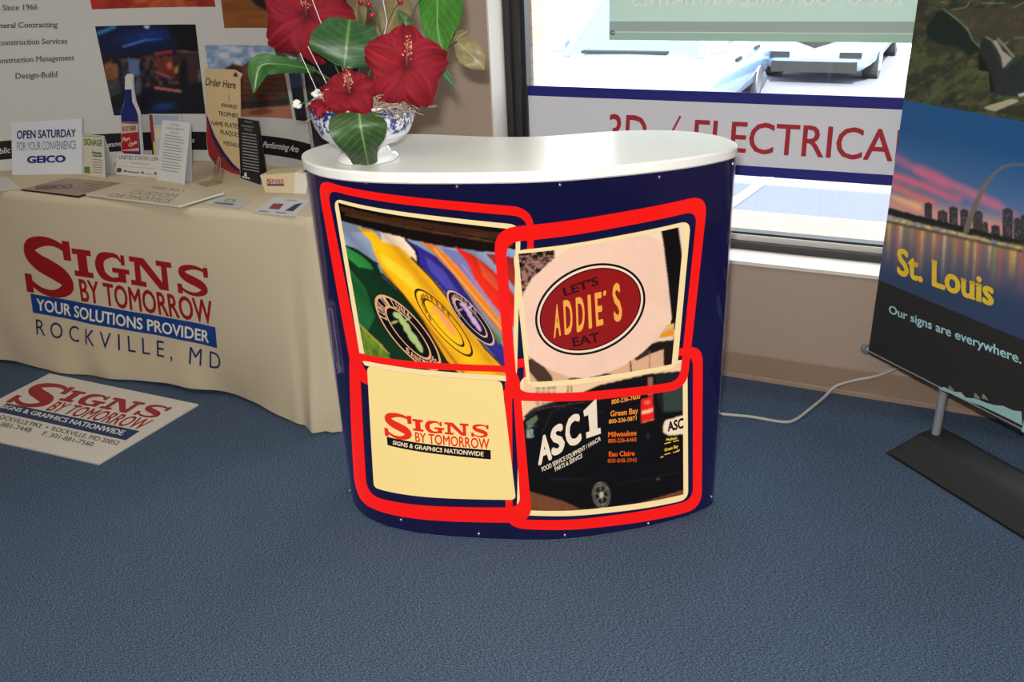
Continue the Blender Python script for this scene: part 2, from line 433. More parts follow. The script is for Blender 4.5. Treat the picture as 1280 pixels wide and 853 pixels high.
wb.box((WX0, YW, -.12), (WX1, YW + .26, SILL - .012)).box((WX0, YW, WTOP), (WX1, YW + .26, ZC))
struct('wall_back', wb, BUMPY)
struct('trim_1', MB().box((WX0, YW - .012, SILL - .012), (WX1, YG + .06, SILL)), mat('daylit_sill', (214, 205, 194), .6))  # ledge of the wall, its daylight put into the paler colour
struct('trim_2', MB().box((WX0, YW - .002, SILL), (WX0 + .006, YG - .02, WTOP)), mat('pale_jamb', (206, 198, 188), .7))  # left reveal face, paler than the wall
bb = MB()
sec = [(0, 0), (-.012, 0), (-.010, .012), (-.006, .016), (-.005, .096), (0, .1)]
for i in range(len(sec) - 1):
    (a, z0), (b, z1) = sec[i], sec[i + 1]
    bb.add([(XL, YW + a, z0), (XR, YW + a, z0), (XR, YW + b, z1), (XL, YW + b, z1)], [(0, 1, 2, 3)])
struct('baseboard_back', bb, mat('vinyl_base', (146, 122, 103), .5))

# window: dark frame and glass
FR = mat('dark_bronze_frame', (40, 39, 39), .4, .5)
w1 = thing('window_1', 'large shop window in a dark metal frame above the pale sill', 'window', (WX0, YG, SILL)); w1['kind'] = 'structure'
fm = MB()
fm.box((WX0 + .004, YG - .045, SILL), (WX0 + .032, YG + .05, WTOP)).box((WX0 + .032, YG - .03, SILL), (WX0 + .062, YG + .05, WTOP)).box((WX0 + .062, YG - .012, SILL), (WX0 + .078, YG + .03, WTOP))
fm.box((WX1 - .06, YG - .045, SILL), (WX1, YG + .05, WTOP))
fm.box((WX0, YG - .045, SILL), (WX1, YG + .05, SILL + .026)).box((WX0, YG - .045, WTOP - .06), (WX1, YG + .05, WTOP))
fm.build('window_frame', FR, w1)
MB().box((WX0 + .03, YG - .022, SILL + .026), (WX1, YG + .04, SILL + .046)).build('window_bead', mat('pale_bead', (196, 192, 186), .5), w1)
MB().box((WX0 + .03, YG - .012, SILL + .046), (WX1, YG + .03, SILL + .054)).build('gasket', mat('black_gasket', (28, 27, 27), .6), w1)
MB().box((WX0 + .05, YG, SILL + .05), (WX1 - .03, YG + .006, WTOP - .04)).build('window_glass', glass_mat('window_glass_pane'), w1)

# ================================================================== OUTSIDE
GZ = -0.9
def out(x, y, z=GZ): return onz(x, y, z)
struct('ground', MB().box((-60, 3.3, GZ - .2), (60, 140, GZ)), mat('asphalt', (112, 114, 122), .95, .1, noise=.22, nscale=30))
struct('trim_3', MB().box((-40, 3.3, GZ), (40, 7.95, GZ + .012)), mat('concrete_walk', (150, 134, 114), .9, .2, noise=.08, nscale=6))
ext = MB()
def brick_mat():
    m, N, L, b = new_mat('pale_brick'); tc = N.new('ShaderNodeTexCoord'); mp = N.new('ShaderNodeMapping'); mp.inputs['Rotation'].default_value = (math.pi / 2, 0, 0)
    br = N.new('ShaderNodeTexBrick'); br.inputs['Scale'].default_value = 4
    br.inputs['Color1'].default_value = (*lin((222, 200, 180)), 1); br.inputs['Color2'].default_value = (*lin((210, 188, 168)), 1); br.inputs['Mortar'].default_value = (*lin((190, 182, 172)), 1)
    L.new(tc.outputs['Object'], mp.inputs[0]); L.new(mp.outputs[0], br.inputs['Vector']); L.new(br.outputs[0], b.inputs['Base Color']); b.inputs['Roughness'].default_value = .9
    return m
ext.box((-4.6, YW + .261, GZ), (-1.445, YW + .42, 3.2)).box((-1.445, YW + .261, GZ), (1.4, YW + .42, SILL - .25)).box((1.4, YW + .261, GZ), (4, YW + .42, 3.2)).box((-1.445, YW + .261, WTOP + .1), (1.4, YW + .42, 3.2))
struct('wall_outside', ext, brick_mat())
LINE = mat('road_paint', (244, 244, 240), .8)
def road_line(p, q, w):
    a = out(*p)[:2]; b = out(*q)[:2]; d = (b - a) / np.linalg.norm(b - a); n = np.array([-d[1], d[0]]) * w / 2
    return MB().add([(*(a + n), GZ + .008), (*(a - n), GZ + .008), (*(b - n), GZ + .008), (*(b + n), GZ + .008)], [(0, 1, 2, 3)])
for p, q, w, lb in (((905, 262), (985, 206), .11, 'white painted parking line on the asphalt close outside the window'),
                    ((1092, 115), (1150, 52), .17, 'white painted parking line to the right of the far white car')):
    tag(road_line(p, q, w).build('parking_line', LINE), lb, 'road marking', 'painted parking lines')

def make_car(name, label, x, ynose, rz, body_rgb, hood=.95, roof=1.5, length=4.6, half=.9, glass_rgb=(90, 120, 150), stretch=1.0):
    """parked car with its nose towards the building"""
    t = thing(name, label, 'car', (x, ynose, GZ), 'cars parked outside the window')
    W = half
    def put(v):
        v = np.array(v, float).reshape(-1, 3); v[:, 0] *= stretch
        return np.stack([x + v[:, 1] * math.cos(rz) + v[:, 0] * math.sin(rz), ynose + v[:, 0] * math.cos(rz) - v[:, 1] * math.sin(rz), GZ + v[:, 2]], 1)
    st = [  # along, half width, bottom, belt height, crown height
        (0.00, .70 * W, .30, .52, .56), (.06, .86 * W, .22, .66, .70), (.25, .96 * W, .20, .74, hood - .12), (.75, W, .20, .80, hood - .05), (1.3, W, .20, .88, hood), (1.55, W, .2, .92, hood + .03),
        (2.6, W, .2, .95, hood + .05), (3.6, W, .2, .97, hood + .06), (4.2, .97 * W, .22, .95, hood + .02), (length - .08, .9 * W, .28, .8, hood - .1), (length, .8 * W, .35, .6, .7)]
    v = []; f = []; k = 12
    for a, w, b, belt, cr in st:
        half_ = [(0, b), (w * .8, b), (w * .97, b + .12), (w, (b + belt) / 2), (w * .98, belt), (w * .86, (belt + cr) / 2 + .02), (w * .5, cr + .01)]
        ring = [(a, y, z) for y, z in half_] + [(a, 0, cr + .02)] + [(a, -y, z) for y, z in half_[:0:-1]]
        k = len(ring); v += ring
    for i in range(len(st) - 1):
        for j in range(k): f.append((i * k + j, (i + 1) * k + j, (i + 1) * k + (j + 1) % k, i * k + (j + 1) % k))
    f += [tuple(range(k)), tuple((len(st) - 1) * k + j for j in range(k - 1, -1, -1))]
    paint = mat(name + '_paint', body_rgb, .25, .6, coat=.6)
    link_mesh('body', put(v), f, paint, t, True)
    # cabin: glass house with a painted roof
    h0 = hood - .02
    base = [(1.35, .84 * W), (2.2, .9 * W), (3.3, .9 * W), (4.1, .78 * W)]; top = [(2.1, .66 * W), (2.5, .7 * W), (3.1, .7 * W), (3.55, .62 * W)]
    gv = []
    for (a, w), (c, tw) in zip(base, top): gv += [(a, -w, h0), (a, w, h0), (c, -tw, roof), (c, tw, roof)]
    gf = []
    for i in range(3):
        o = i * 4; gf += [(o, o + 2, o + 6, o + 4), (o + 1, o + 5, o + 7, o + 3), (o + 2, o + 3, o + 7, o + 6)]
    gf += [(0, 1, 3, 2), (12, 14, 15, 13)]
    link_mesh('cabin_glass', put(gv), gf, mat(name + '_glass', glass_rgb, .08, .8), t)
    rv = []
    for c, tw in [(2.05, .66 * W), (2.5, .71 * W), (3.1, .71 * W), (3.6, .62 * W)]: rv += [(c, -tw - .01, roof + .005), (c, tw + .01, roof + .005), (c, -tw * .6, roof + .05), (c, tw * .6, roof + .05)]
    rf = []
    for i in range(3):
        o = i * 4; rf += [(o, o + 2, o + 6, o + 4), (o + 2, o + 3, o + 7, o + 6), (o + 3, o + 1, o + 5, o + 7), (o + 1, o, o + 4, o + 5)]
    rf += [(0, 1, 3, 2), (12, 14, 15, 13)]
    link_mesh('roof', put(rv), rf, paint, t)
    for sy in (-1, 1):
        for (a, b) in (((1.35, .84 * W), (2.1, .66 * W)), ((2.65, .9 * W), (2.7, .7 * W)), ((4.1, .78 * W), (3.55, .62 * W))):
            MB().tube(put([(a[0], sy * a[1], h0), (b[0], sy * b[1], roof)]), .035, 6).build('roof_pillar', paint, t)
    tyre = mat('tyre_rubber', (34, 34, 36), .85); rim = mat('wheel_alloy', (150, 152, 156), .3, .5, .8)
    for a in (.92, 3.55):
        for sy in (-1, 1):
            c = put([(a, sy * (W - .24), .31), (a, sy * (W - .015), .31), (a, sy * (W + .0), .31)])
            w_ = MB().tube([c[0], c[1]], [.315, .315], 24).build('wheel', tyre, t)
            MB().tube([c[1] * .98 + c[0] * .02, c[2]], [.2, .19], 20).build('hub', rim, w_)
    dark = mat('car_dark_trim', (12, 12, 14), .8)
    MB().box((-.02, -.72 * W, .2), (.12, .72 * W, .36), put).build('bumper_grille', dark, t)
    for sy in (-1, 1):
        y0, y1 = sorted((sy * .42 * W, sy * .78 * W)); MB().box((-.02, y0, .42), (.09, y1, .5), put).build('fog_lamp', dark, t)
        y0, y1 = sorted((sy * .58 * W, sy * .84 * W)); bevel(MB().box((.05, y0, .58), (.3, y1, .7), put).build('headlight', mat('headlight_glass', (214, 222, 230), .1), t), .03)
        m_ = bevel(MB().box((1.45, sy * W * .98 - .09, hood + .0), (1.62, sy * W * .98 + .09, hood + .15), put).build('side_mirror', paint, t), .03)
        for a in (2.25, 3.15): MB().box((a, sy * W * 1.0 - .02, .78), (a + .2, sy * W * 1.0 + .02, .82), put).build('door_handle', dark, t)
    MB().box((-.015, -.26, .40), (.02, .26, .52), put).build('number_plate', mat('plate_white', (226, 228, 228), .5), t)
    g = MB().add(put([(.0, -.3, .66), (.0, .3, .66), (-.02, 0, .56), (.0, -.2, .7), (.0, .2, .7)]), [(0, 2, 1, 4, 3)]); g.build('front_grille', dark, t)
    MB().box((1.30, -.6 * W, hood + .02), (1.38, .45 * W, hood + .05), put).build('wiper', dark, t)
    return t
make_car('parked_car', 'pale blue-white car parked nose-in, its hood at the left of the window', -3.42, 8.75, .0, (120, 150, 186), 1.0, 1.62, 4.7, 1.0, (70, 98, 128), 1.28)
make_car('parked_car', 'white car facing the shop, seen under the green banner at right', -1.90, 14.8, .03, (240, 241, 242), .95, 1.45, 4.6, .88)

# ================================================================== WINDOW LETTERING AND BANNER
G = Plane((0, YG - .002, 0), (1, 0, 0), (0, 0, 1))
a = Art()
X0, X1 = WX0 + .078, WX1 - .06
rect = lambda x0, z0, x1, z1: [(x0, z0), (x1, z0), (x1, z1), (x0, z1)]
a.slab(G, rect(X0, .709, X1, .994), .0004, (206, 205, 212)); a.poly(G, rect(X0, .957, X1, .994), (28, 28, 112), 1); a.poly(G, rect(X0, .709, X1, .7445), (28, 28, 112), 1)
RED = (158, 34, 44)
a.ptext(G, '3D', [(762, 142), (810, 144), (808, 187), (760, 184)], RED, 2, .010)
a.ptext(G, '/', [(843, 144), (852, 145), (836, 190), (826, 189)], RED, 2, .010)
a.ptext(G, 'ELECTRICAL', [(869, 149), (1146, 163), (1142, 203), (866, 187)], RED, 2, .010)
tag(a.build('window_decal', PAPER), 'white window band with navy borders lettered 3D / ELECTRICAL', 'sign')
b_ = thing('hanging_banner', 'pale green banner hung in the window, its lettering reversed', 'banner', (-.2, YG - .03, 1.2))
GB = Plane((0, YG - .03, 0), (1, 0, 0), (0, 0, 1)); a = Art()
zb = 1.1635; a.slab(GB, rect(-1.093, zb, .62, 2.1), .0006, (206, 224, 214))
a.poly(GB, rect(-1.093, zb + .026, .62, zb + .062), (180, 194, 192), 1); a.poly(GB, rect(-1.093, zb, .62, zb + .026), (182, 212, 196), 1); a.poly(GB, rect(-1.085, zb + .025, .62, zb + .0285), (240, 246, 242), 2)
x1 = GB.px(1128, 8)[0]; x0 = GB.px(790, 8)[0]
a.text(GB, 'ALL OF OUR GREEN INITIATIVES', [(x1, zb + .165), (x0, zb + .165), (x0, zb + .11), (x1, zb + .11)], (250, 252, 250), 2, .02)
a.build('banner_sheet', BANNERT, b_)
gp = GB.pos(np.array(-1.08), np.array(zb + .024), np.array(0.))
th = np.linspace(0, 2 * math.pi, 17); ring_ = [(gp[0] + .006 * math.cos(q), gp[1] - .001, gp[2] + .006 * math.sin(q)) for q in th]
MB().tube(ring_, .0022, 8, False).build('grommet', mat('grommet_metal', (90, 92, 90), .3, .5, .9), b_)

# ================================================================== CURVED COUNTER
RIM = [(-1.4636, 1.8167), (-1.4141, 1.7674), (-1.3541, 1.7307), (-1.2704, 1.7097), (-1.1522, 1.7222), (-1.0269, 1.7576), (-.8345, 1.8202), (-.7725, 1.8541), (-.6815, 1.9144), (-.5733, 1.9987),
       (-.5032, 2.0693), (-.4534, 2.1411), (-.4382, 2.185), (-.4405, 2.2146), (-.4669, 2.263), (-.5151, 2.3076), (-.5694, 2.3291), (-.6487, 2.3405), (-.745, 2.3172), (-.8325, 2.2647), (-.8937, 2.2148),
       (-.9579, 2.1736), (-1.0297, 2.1516), (-1.1262, 2.1367), (-1.2082, 2.1338), (-1.2637, 2.1315), (-1.3171, 2.1236), (-1.38, 2.098), (-1.44, 2.042), (-1.477, 1.975), (-1.4866, 1.9), (-1.4826, 1.855)]
RIM = [(px_ * .9804 - .011 * min(1, max(0, (-1.30 - px_) / .12)), py_ * .9804) for px_, py_ in RIM]
def smooth_closed(p, n=8, it=2):
    p = np.array(p, float)
    for _ in range(it): p = .25 * np.roll(p, 1, 0) + .5 * p + .25 * np.roll(p, -1, 0) if _ else p
    P = np.vstack([p[-1:], p, p[:2]]); out = []
    for i in range(1, len(P) - 2):
        for t in np.linspace(0, 1, n, endpoint=False):
            a, b, c, d = P[i - 1:i + 3]; out.append(.5 * ((2 * b) + (c - a) * t + (2 * a - 5 * b + 4 * c - d) * t * t + (3 * b - a - 3 * c + d) * t ** 3))
    return np.array(out)
rim = smooth_closed(RIM)
def inset(p, d):
    t = np.roll(p, -1, 0) - np.roll(p, 1, 0); t /= np.linalg.norm(t, axis=1)[:, None]; return p + np.stack([-t[:, 1], t[:, 0]], 1) * d
ZT = 1.04
counter = thing('display_counter', 'kidney-shaped navy display counter with glowing sign pictures and a white top', 'counter', (-1.0, 1.95, 0))
cv = []; prof = [(.004, ZT - .027), (0, ZT - .023), (0, ZT - .005), (.002, ZT - .001), (.005, ZT)]
for d, z in prof: cv += [(*p, z) for p in inset(rim, d)]
n = len(rim); cf = [(i * n + k, i * n + (k + 1) % n, (i + 1) * n + (k + 1) % n, (i + 1) * n + k) for i in range(4) for k in range(n)]
cf += [tuple(range(n - 1, -1, -1)), tuple(4 * n + k for k in range(n))]
link_mesh('countertop', cv, cf, mat('white_laminate', (238, 237, 230), .24, .5), counter)
def inset_front(p, d0, d1):
    t = np.roll(p, -1, 0) - np.roll(p, 1, 0); t /= np.linalg.norm(t, axis=1)[:, None]; nn = np.stack([-t[:, 1], t[:, 0]], 1)
    return p + nn * (d0 + d1 * (nn @ np.array([.327, -.945])) ** 2)[:, None]
pan = inset_front(rim, .004, .022)
core = inset_front(rim, .008, .022)
link_mesh('cabinet_body', [(*p, 0.0) for p in core] + [(*p, ZT - .027) for p in core], [(k, (k + 1) % n, n + (k + 1) % n, n + k) for k in range(n)] + [tuple(range(n - 1, -1, -1)), tuple(range(n, 2 * n))],
          mat('cabinet_grey', (190, 190, 192), .4, .5, .3), counter)
i0 = int(np.argmin(np.hypot(pan[:, 0] + 1.44, pan[:, 1] - 1.89))); i1 = int(np.argmin(np.hypot(pan[:, 0] + .455, pan[:, 1] - 2.20)))
order = [(i0 + k) % n for k in range((i1 - i0) % n + 1)]
CP = Prism(pan[order], 1.0); CP.e = .0005
if (CP.n[len(CP.n) // 2] @ (np.array([0, 0]) - CP.q[len(CP.q) // 2])) < 0: CP.n *= -1
LC = CP.s[-1]
a = Art()
NAVY = (20, 19, 58); REDL = (252, 26, 20); CREAM = (255, 226, 166)
a.grid(CP, [(0, ZT - .027), (LC, ZT - .027), (LC, .004), (0, .004)], 360, 4, NAVY, 0)
A = crop(390, 220, 3.4111); B = crop(620, 240, 3.4107); C_ = crop(420, 430, 3.4115); D = crop(630, 440, 3.5556)
sz = lambda P: [CP.px(*p) for p in P]
def frame(o, i, ro, ri, col, l): a.ring(CP, sz(o), sz(i), ro, ri, col, l, 70)
tl_o = [(396.4, 222), (668, 259.5), (663, 499), (442, 475)]; tl_i = [(408.8, 236), (660, 271), (654, 489), (455, 466)]
frame(tl_o, tl_i, .055, .038, REDL, 1)
br_o = [(631, 447), (878.5, 430), (877, 634), (632, 660)]; br_i = [(640, 458), (866, 442), (866, 624), (641, 649)]
frame(br_o, br_i, .055, .038, REDL, 1)
frame([(417, 247), (651, 281), (646, 477), (452, 455)], [(423, 253), (645, 287), (641, 470), (457, 450)], .03, .014, CREAM, 2)
frame([(650, 470), (859, 448), (860, 624), (646, 643.5)], [(655, 474), (853, 452), (854, 618), (651, 637.5)], .03, .02, CREAM, 2)

def oval(cv_, cx, cy, L_, S_, an, col, l, inner=0.0):
    q = math.radians(an); th_ = np.linspace(0, 2 * math.pi, 73)[:-1]
    P = lambda r: [CP.px(*cv_((cx + r * L_ * math.cos(w) * math.cos(q) - r * S_ * math.sin(w) * math.sin(q), cy + r * L_ * math.cos(w) * math.sin(q) + r * S_ * math.sin(w) * math.cos(q)))[0]) for w in th_]
    lv = [P(r) for r in np.linspace(1, max(inner, .02), 3 if inner else 10)]
    a.flat(CP, np.vstack(lv), [(k * 72 + i, k * 72 + (i + 1) % 72, (k + 1) * 72 + (i + 1) % 72, (k + 1) * 72 + i)[::-1] for k in range(len(lv) - 1) for i in range(72)], col, l)
def kayaks(x, y):
    X = (x - 390) * 3.4111; Y = (y - 220) * 3.4111; p = Paint(X, Y, (22, 12, 8))
    p.poly([(120, 150), (300, 195), (860, 285), (860, 250), (300, 172), (120, 128)], (70, 40, 22)); p.poly([(140, 170), (400, 225), (860, 300), (860, 292), (400, 212), (140, 158)], (120, 78, 46), .6)
    p.poly([(120, 190), (200, 212), (300, 240), (400, 268), (560, 300), (720, 322), (870, 330), (870, 860), (120, 860)], (136, 148, 172))
    p.poly([(290, 238), (390, 262), (445, 320), (455, 400), (360, 340), (300, 290)], (238, 206, 176))
    p.poly([(115, 285), (190, 312), (275, 372), (300, 430), (420, 545), (570, 715), (640, 860), (200, 860), (170, 500)], (16, 46, 22))
    p.poly([(125, 290), (200, 330), (250, 375), (262, 400), (200, 390), (150, 350)], (52, 150, 66), .75)
    p.poly([(150, 380), (230, 480), (270, 600), (220, 700), (170, 520)], (40, 120, 60), .6)
    p.poly([(190, 620), (300, 720), (380, 860), (180, 860)], (84, 120, 30)); p.mask((fbm(X / 9, Y / 40, 3) > .5) * inpoly(X, Y, [(190, 630), (300, 720), (370, 860), (180, 860)]), (150, 160, 60), .5)
    p.line(195, 625, 330, 760, 5, (190, 150, 60)); p.line(120, 285, 280, 375, 5, (14, 20, 16))
    p.poly([(190, 216), (262, 236), (300, 282), (370, 302), (425, 350), (520, 450), (640, 600), (740, 740), (850, 850), (640, 860), (560, 770), (470, 620), (385, 505), (300, 400), (262, 322), (252, 280)], (248, 176, 18))
    p.poly([(290, 330), (400, 400), (500, 520), (470, 520), (380, 440), (300, 380)], (255, 206, 60), .6); p.line(300, 400, 480, 620, 7, (196, 120, 8)); p.line(480, 620, 660, 860, 7, (196, 120, 8))
    p.line(300, 420, 385, 505, 9, (20, 12, 6), .8); p.line(385, 505, 470, 620, 9, (20, 12, 6), .8); p.line(470, 620, 560, 770, 9, (20, 12, 6), .8); p.line(560, 770, 610, 860, 9, (20, 12, 6), .8)
    p.poly([(395, 270), (455, 300), (530, 345), (610, 430), (700, 560), (800, 700), (850, 800), (850, 850), (740, 725), (620, 560), (520, 440), (450, 372), (440, 322)], (46, 38, 122)); [p.line(*q0, *q1, 8, (30, 16, 20), .8) for q0, q1 in (((425, 350), (520, 448)), ((520, 448), (640, 598)), ((640, 598), (740, 738)), ((740, 738), (850, 850)))]
    p.poly([(480, 340), (560, 400), (640, 520), (590, 500), (500, 400)], (86, 82, 168), .6); p.line(400, 272, 445, 320, 9, (20, 16, 40)); p.line(445, 320, 455, 380, 9, (20, 16, 40))
    p.poly([(460, 278), (530, 300), (610, 372), (730, 520), (840, 660), (840, 710), (700, 545), (585, 400), (520, 330)], (248, 130, 36)); p.line(520, 310, 840, 690, 8, (255, 190, 110))
    p.poly([(545, 300), (640, 330), (672, 370), (700, 450), (840, 640), (740, 520), (610, 372)], (112, 112, 160)); p.line(640, 380, 840, 640, 10, (176, 120, 160), .8)
    p.poly([(605, 298), (690, 340), (750, 385), (810, 440), (870, 520), (870, 660), (770, 545), (695, 440), (665, 372)], (222, 40, 18)); p.poly([(700, 350), (770, 420), (840, 520), (800, 500), (730, 430)], (255, 110, 70), .6)
    p.poly([(740, 330), (870, 350), (870, 480), (800, 400)], (150, 40, 30)); p.poly([(800, 300), (870, 315), (870, 350), (830, 345)], (150, 170, 210))
    p.poly([(690, 560), (760, 640), (820, 700), (800, 720), (720, 630)], (110, 130, 50), .7)
    for cx, cy, L_, S_, an, col, fill in ((410, 668, 205, 66, 50, (236, 168, 120), (10, 12, 10)), (562, 625, 186, 47, 50, (74, 34, 10), None), (677, 605, 150, 42, 50, (226, 180, 150), (24, 18, 40))):
        if fill: p.ell(cx, cy, L_, S_, an, fill)
    for cx, cy, L_, S_, an, col in ((410, 665, 1, 1, 0, (160, 176, 110)), (562, 615, .75, .75, 0, (236, 150, 90)), (676, 600, .72, .72, 0, (190, 150, 190))):
        for dx, dy, r1, r2, an2 in ((-45, -70, 22, 14, 30), (-25, -45, 26, 12, 60), (-5, -15, 26, 15, 70), (20, 25, 38, 16, 55), (45, 60, 34, 12, 60), (-60, -40, 20, 6, -20), (0, -55, 18, 6, -30)):
            p.ell(cx + dx * L_, cy + dy * L_, r1 * L_, r2 * L_, an2, col)
    for cx, cy, L_, S_, c2 in ((562, 625, 158, 40, (74, 34, 10)), (677, 605, 126, 35, (226, 180, 150))):
        for k in range(11):
            w = math.pi * (.62 + k * .085); an = math.radians(51); ex, ey = L_ * .9 * math.cos(w), S_ * .92 * math.sin(w)
            px_, py_ = cx + ex * math.cos(an) - ey * math.sin(an), cy + ex * math.sin(an) + ey * math.cos(an); p.line(px_ - 4, py_ - 9, px_ + 4, py_ + 9, 5, c2)
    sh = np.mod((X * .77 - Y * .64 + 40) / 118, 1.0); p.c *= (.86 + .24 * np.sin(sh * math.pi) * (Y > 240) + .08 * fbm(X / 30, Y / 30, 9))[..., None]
    return p.c
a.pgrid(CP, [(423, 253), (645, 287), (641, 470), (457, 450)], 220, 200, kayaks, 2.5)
for cx_, cy_, L0, S0, col_ in ((410, 668, 205, 66, (236, 168, 120)), (562, 625, 186, 47, (74, 34, 10)), (677, 605, 150, 42, (226, 180, 150))):
    oval(A, cx_, cy_, L0, S0, 50, col_, 2.9, .93)
    oval(A, cx_, cy_, L0 * .72, S0 * .62, 50, col_, 2.9, .91)
def arc_text(body, cx, cy, L_, S_, an, w0, w1, h, col, l, cv_):
    for k, ch in enumerate(body):
        if ch == ' ': continue
        w = w0 + (w1 - w0) * (k + .5) / len(body); q = math.radians(an); pt = lambda r: (cx + r * L_ * math.cos(w) * math.cos(q) - r * S_ * math.sin(w) * math.sin(q), cy + r * L_ * math.cos(w) * math.sin(q) + r * S_ * math.sin(w) * math.cos(q))
        e = (w1 - w0) / len(body) * .38; f = lambda r, dw: (lambda W_: (cx + r * L_ * math.cos(W_) * math.cos(q) - r * S_ * math.sin(W_) * math.sin(q), cy + r * L_ * math.cos(W_) * math.sin(q) + r * S_ * math.sin(W_) * math.cos(q)))(w + dw)
        a.ptext(CP, ch, cv_(f(1 + h, -e), f(1 + h, e), f(1 - h, e), f(1 - h, -e)), col, l, .02)
arc_text('LUNA DI LUNA', 410, 668, 172, 52, 50, math.pi * .72, math.pi * 1.42, .14, (240, 190, 150), 3, A)
arc_text('SANGIOVESE', 410, 668, 172, 52, 50, math.pi * .42, -math.pi * .12, -.12, (240, 190, 150), 3, A)

def van(x, y):
    X = (x - 630) * 3.5556; Y = (y - 440) * 3.5556; p = Paint(X, Y, (250, 204, 160))
    for i in range(4):
        for j in range(4): p.poly([(142 + i * 24, 150 + j * 24), (160 + i * 24, 150 + j * 24), (160 + i * 24, 168 + j * 24), (142 + i * 24, 168 + j * 24)], (170, 140, 124), .8)
    p.line(285, 150, 283, 200, 6, (90, 60, 40)); p.line(300, 150, 298, 200, 4, (90, 60, 40))
    p.poly([(60, 600), (900, 540), (900, 740), (60, 740)], (124, 72, 44)); p.mask(inpoly(X, Y, [(60, 600), (900, 540), (900, 740), (60, 740)]) * (fbm(X / 8, Y / 8, 2) > .5), (96, 54, 32), .5)
    p.poly([(70, 330), (95, 295), (130, 258), (240, 216), (330, 190), (420, 150), (560, 118), (640, 100), (860, 80), (860, 590), (760, 625), (600, 672), (480, 700), (340, 698), (260, 662), (130, 625), (70, 600)], (14, 11, 11))
    p.poly([(88, 290), (128, 252), (240, 215), (240, 226), (150, 262), (100, 300)], (44, 34, 30)); p.poly([(98, 310), (145, 280), (152, 300), (120, 340), (100, 345)], (96, 112, 84)); p.poly([(98, 345), (130, 345), (132, 382), (100, 384)], (150, 160, 150)); p.line(112, 350, 126, 378, 3, (60, 60, 60))
    p.line(110, 262, 430, 212, 3, (110, 84, 64)); p.line(220, 240, 440, 268, 2, (90, 70, 56)); p.line(170, 360, 210, 270, 3, (70, 54, 46)); p.line(210, 270, 330, 210, 3, (70, 54, 46)); p.line(110, 330, 150, 330, 3, (180, 170, 150))
    p.poly([(640, 112), (662, 112), (664, 196), (640, 196)], (150, 104, 84)); p.poly([(606, 212), (662, 196), (668, 300), (610, 318)], (240, 30, 24)); p.poly([(610, 262), (664, 250), (664, 268), (610, 280)], (255, 190, 150)); p.ell(636, 225, 16, 10, -10, (255, 120, 90), .8); p.line(610, 316, 668, 300, 5, (255, 130, 60))
    p.poly([(672, 100), (860, 90), (860, 262), (705, 276), (680, 200)], (30, 30, 30)); p.poly([(704, 160), (860, 140), (860, 255), (712, 268)], (52, 66, 56)); p.ell(640, 375, 8, 22, 0, (70, 60, 54), .7, .6)
    p.poly([(200, 560), (400, 560), (360, 574), (210, 572)], (26, 20, 18)); p.line(500, 590, 800, 530, 4, (40, 30, 26)); p.ell(684, 566, 14, 7, -15, (120, 96, 70), .8, .6)
    p.ell(433, 637, 40, 58, -8, (150, 140, 126)); p.ell(433, 637, 36, 53, -8, (24, 20, 18)); p.ell(433, 637, 32, 48, -8, (134, 124, 112), inner=.86)
    for k in range(6):
        w = k * math.pi / 3 + .3; p.line(433, 637, 433 + 29 * math.cos(w), 637 + 44 * math.sin(w), 6, (126, 116, 104))
    p.ell(433, 637, 10, 15, 0, (190, 180, 160))
    p.poly([(715, 305), (860, 262), (860, 358), (735, 374), (708, 360), (706, 330)], (250, 222, 190))
    return p.c
a.pgrid(CP, [(655, 474), (853, 452), (854, 618), (651, 637.5)], 200, 175, van, 2.5)
WH = (246, 222, 198); OR = (250, 140, 34)
for ch, q in (('A', [(152, 382), (206, 360), (214, 470), (152, 500)]), ('S', [(204, 345), (262, 312), (272, 430), (212, 462)]), ('C', [(268, 300), (335, 270), (345, 392), (276, 425)])):
    a.ptext(CP, ch, D(*q), WH, 3, .05)
a.ppoly(CP, D((352, 262), (410, 205), (415, 340), (428, 336), (430, 362), (366, 384), (364, 358), (380, 352), (374, 280), (356, 286)), WH, 3)
a.ptext(CP, 'FOOD SERVICE EQUIPMENT / HVAC/R', D((166, 512), (427, 374), (430, 392), (170, 532)), WH, 3, .015)
a.ptext(CP, 'PARTS & SERVICE', D((224, 512), (346, 450), (348, 468), (228, 530)), WH, 3, .015)
for body, q, c, w in (('Madison', [(497, 172), (597, 152), (597, 176), (497, 196)], OR, .03), ('800-236-7600', [(477, 212), (604, 188), (604, 206), (477, 232)], (255, 160, 60), .02), ('Green Bay', [(472, 262), (595, 246), (595, 272), (472, 286)], OR, .03), ('800-236-0871', [(465, 300), (588, 284), (588, 302), (465, 318)], (255, 160, 60), .02),
                   ('Milwaukee', [(462, 355), (588, 346), (588, 370), (462, 378)], (236, 110, 20), .03), ('800-236-6460', [(462, 386), (588, 378), (588, 396), (462, 404)], (220, 100, 20), .02), ('Eau Claire', [(465, 442), (580, 438), (580, 460), (465, 464)], (240, 96, 14), .03), ('800-848-3945', [(460, 474), (590, 470), (590, 488), (460, 492)], (200, 76, 12), .02),
                   ('ASC', [(724, 312), (797, 292), (797, 336), (726, 352)], (22, 14, 14), .05), ('Madison', [(720, 384), (768, 374), (768, 386), (720, 396)], (255, 214, 60), .02), ('Green Bay', [(712, 428), (772, 410), (772, 424), (712, 442)], (255, 214, 60), .02)):
    a.ptext(CP, body, D(*q), c, 3, w)
for y in (398, 446): a.ppoly(CP, D((712, y + 8), (776, y - 8), (776, y - 4), (712, y + 12)), (255, 190, 60), 3)
a.ppoly(CP, D((694, 466), (780, 432), (780, 438), (694, 472)), (220, 160, 120), 3)

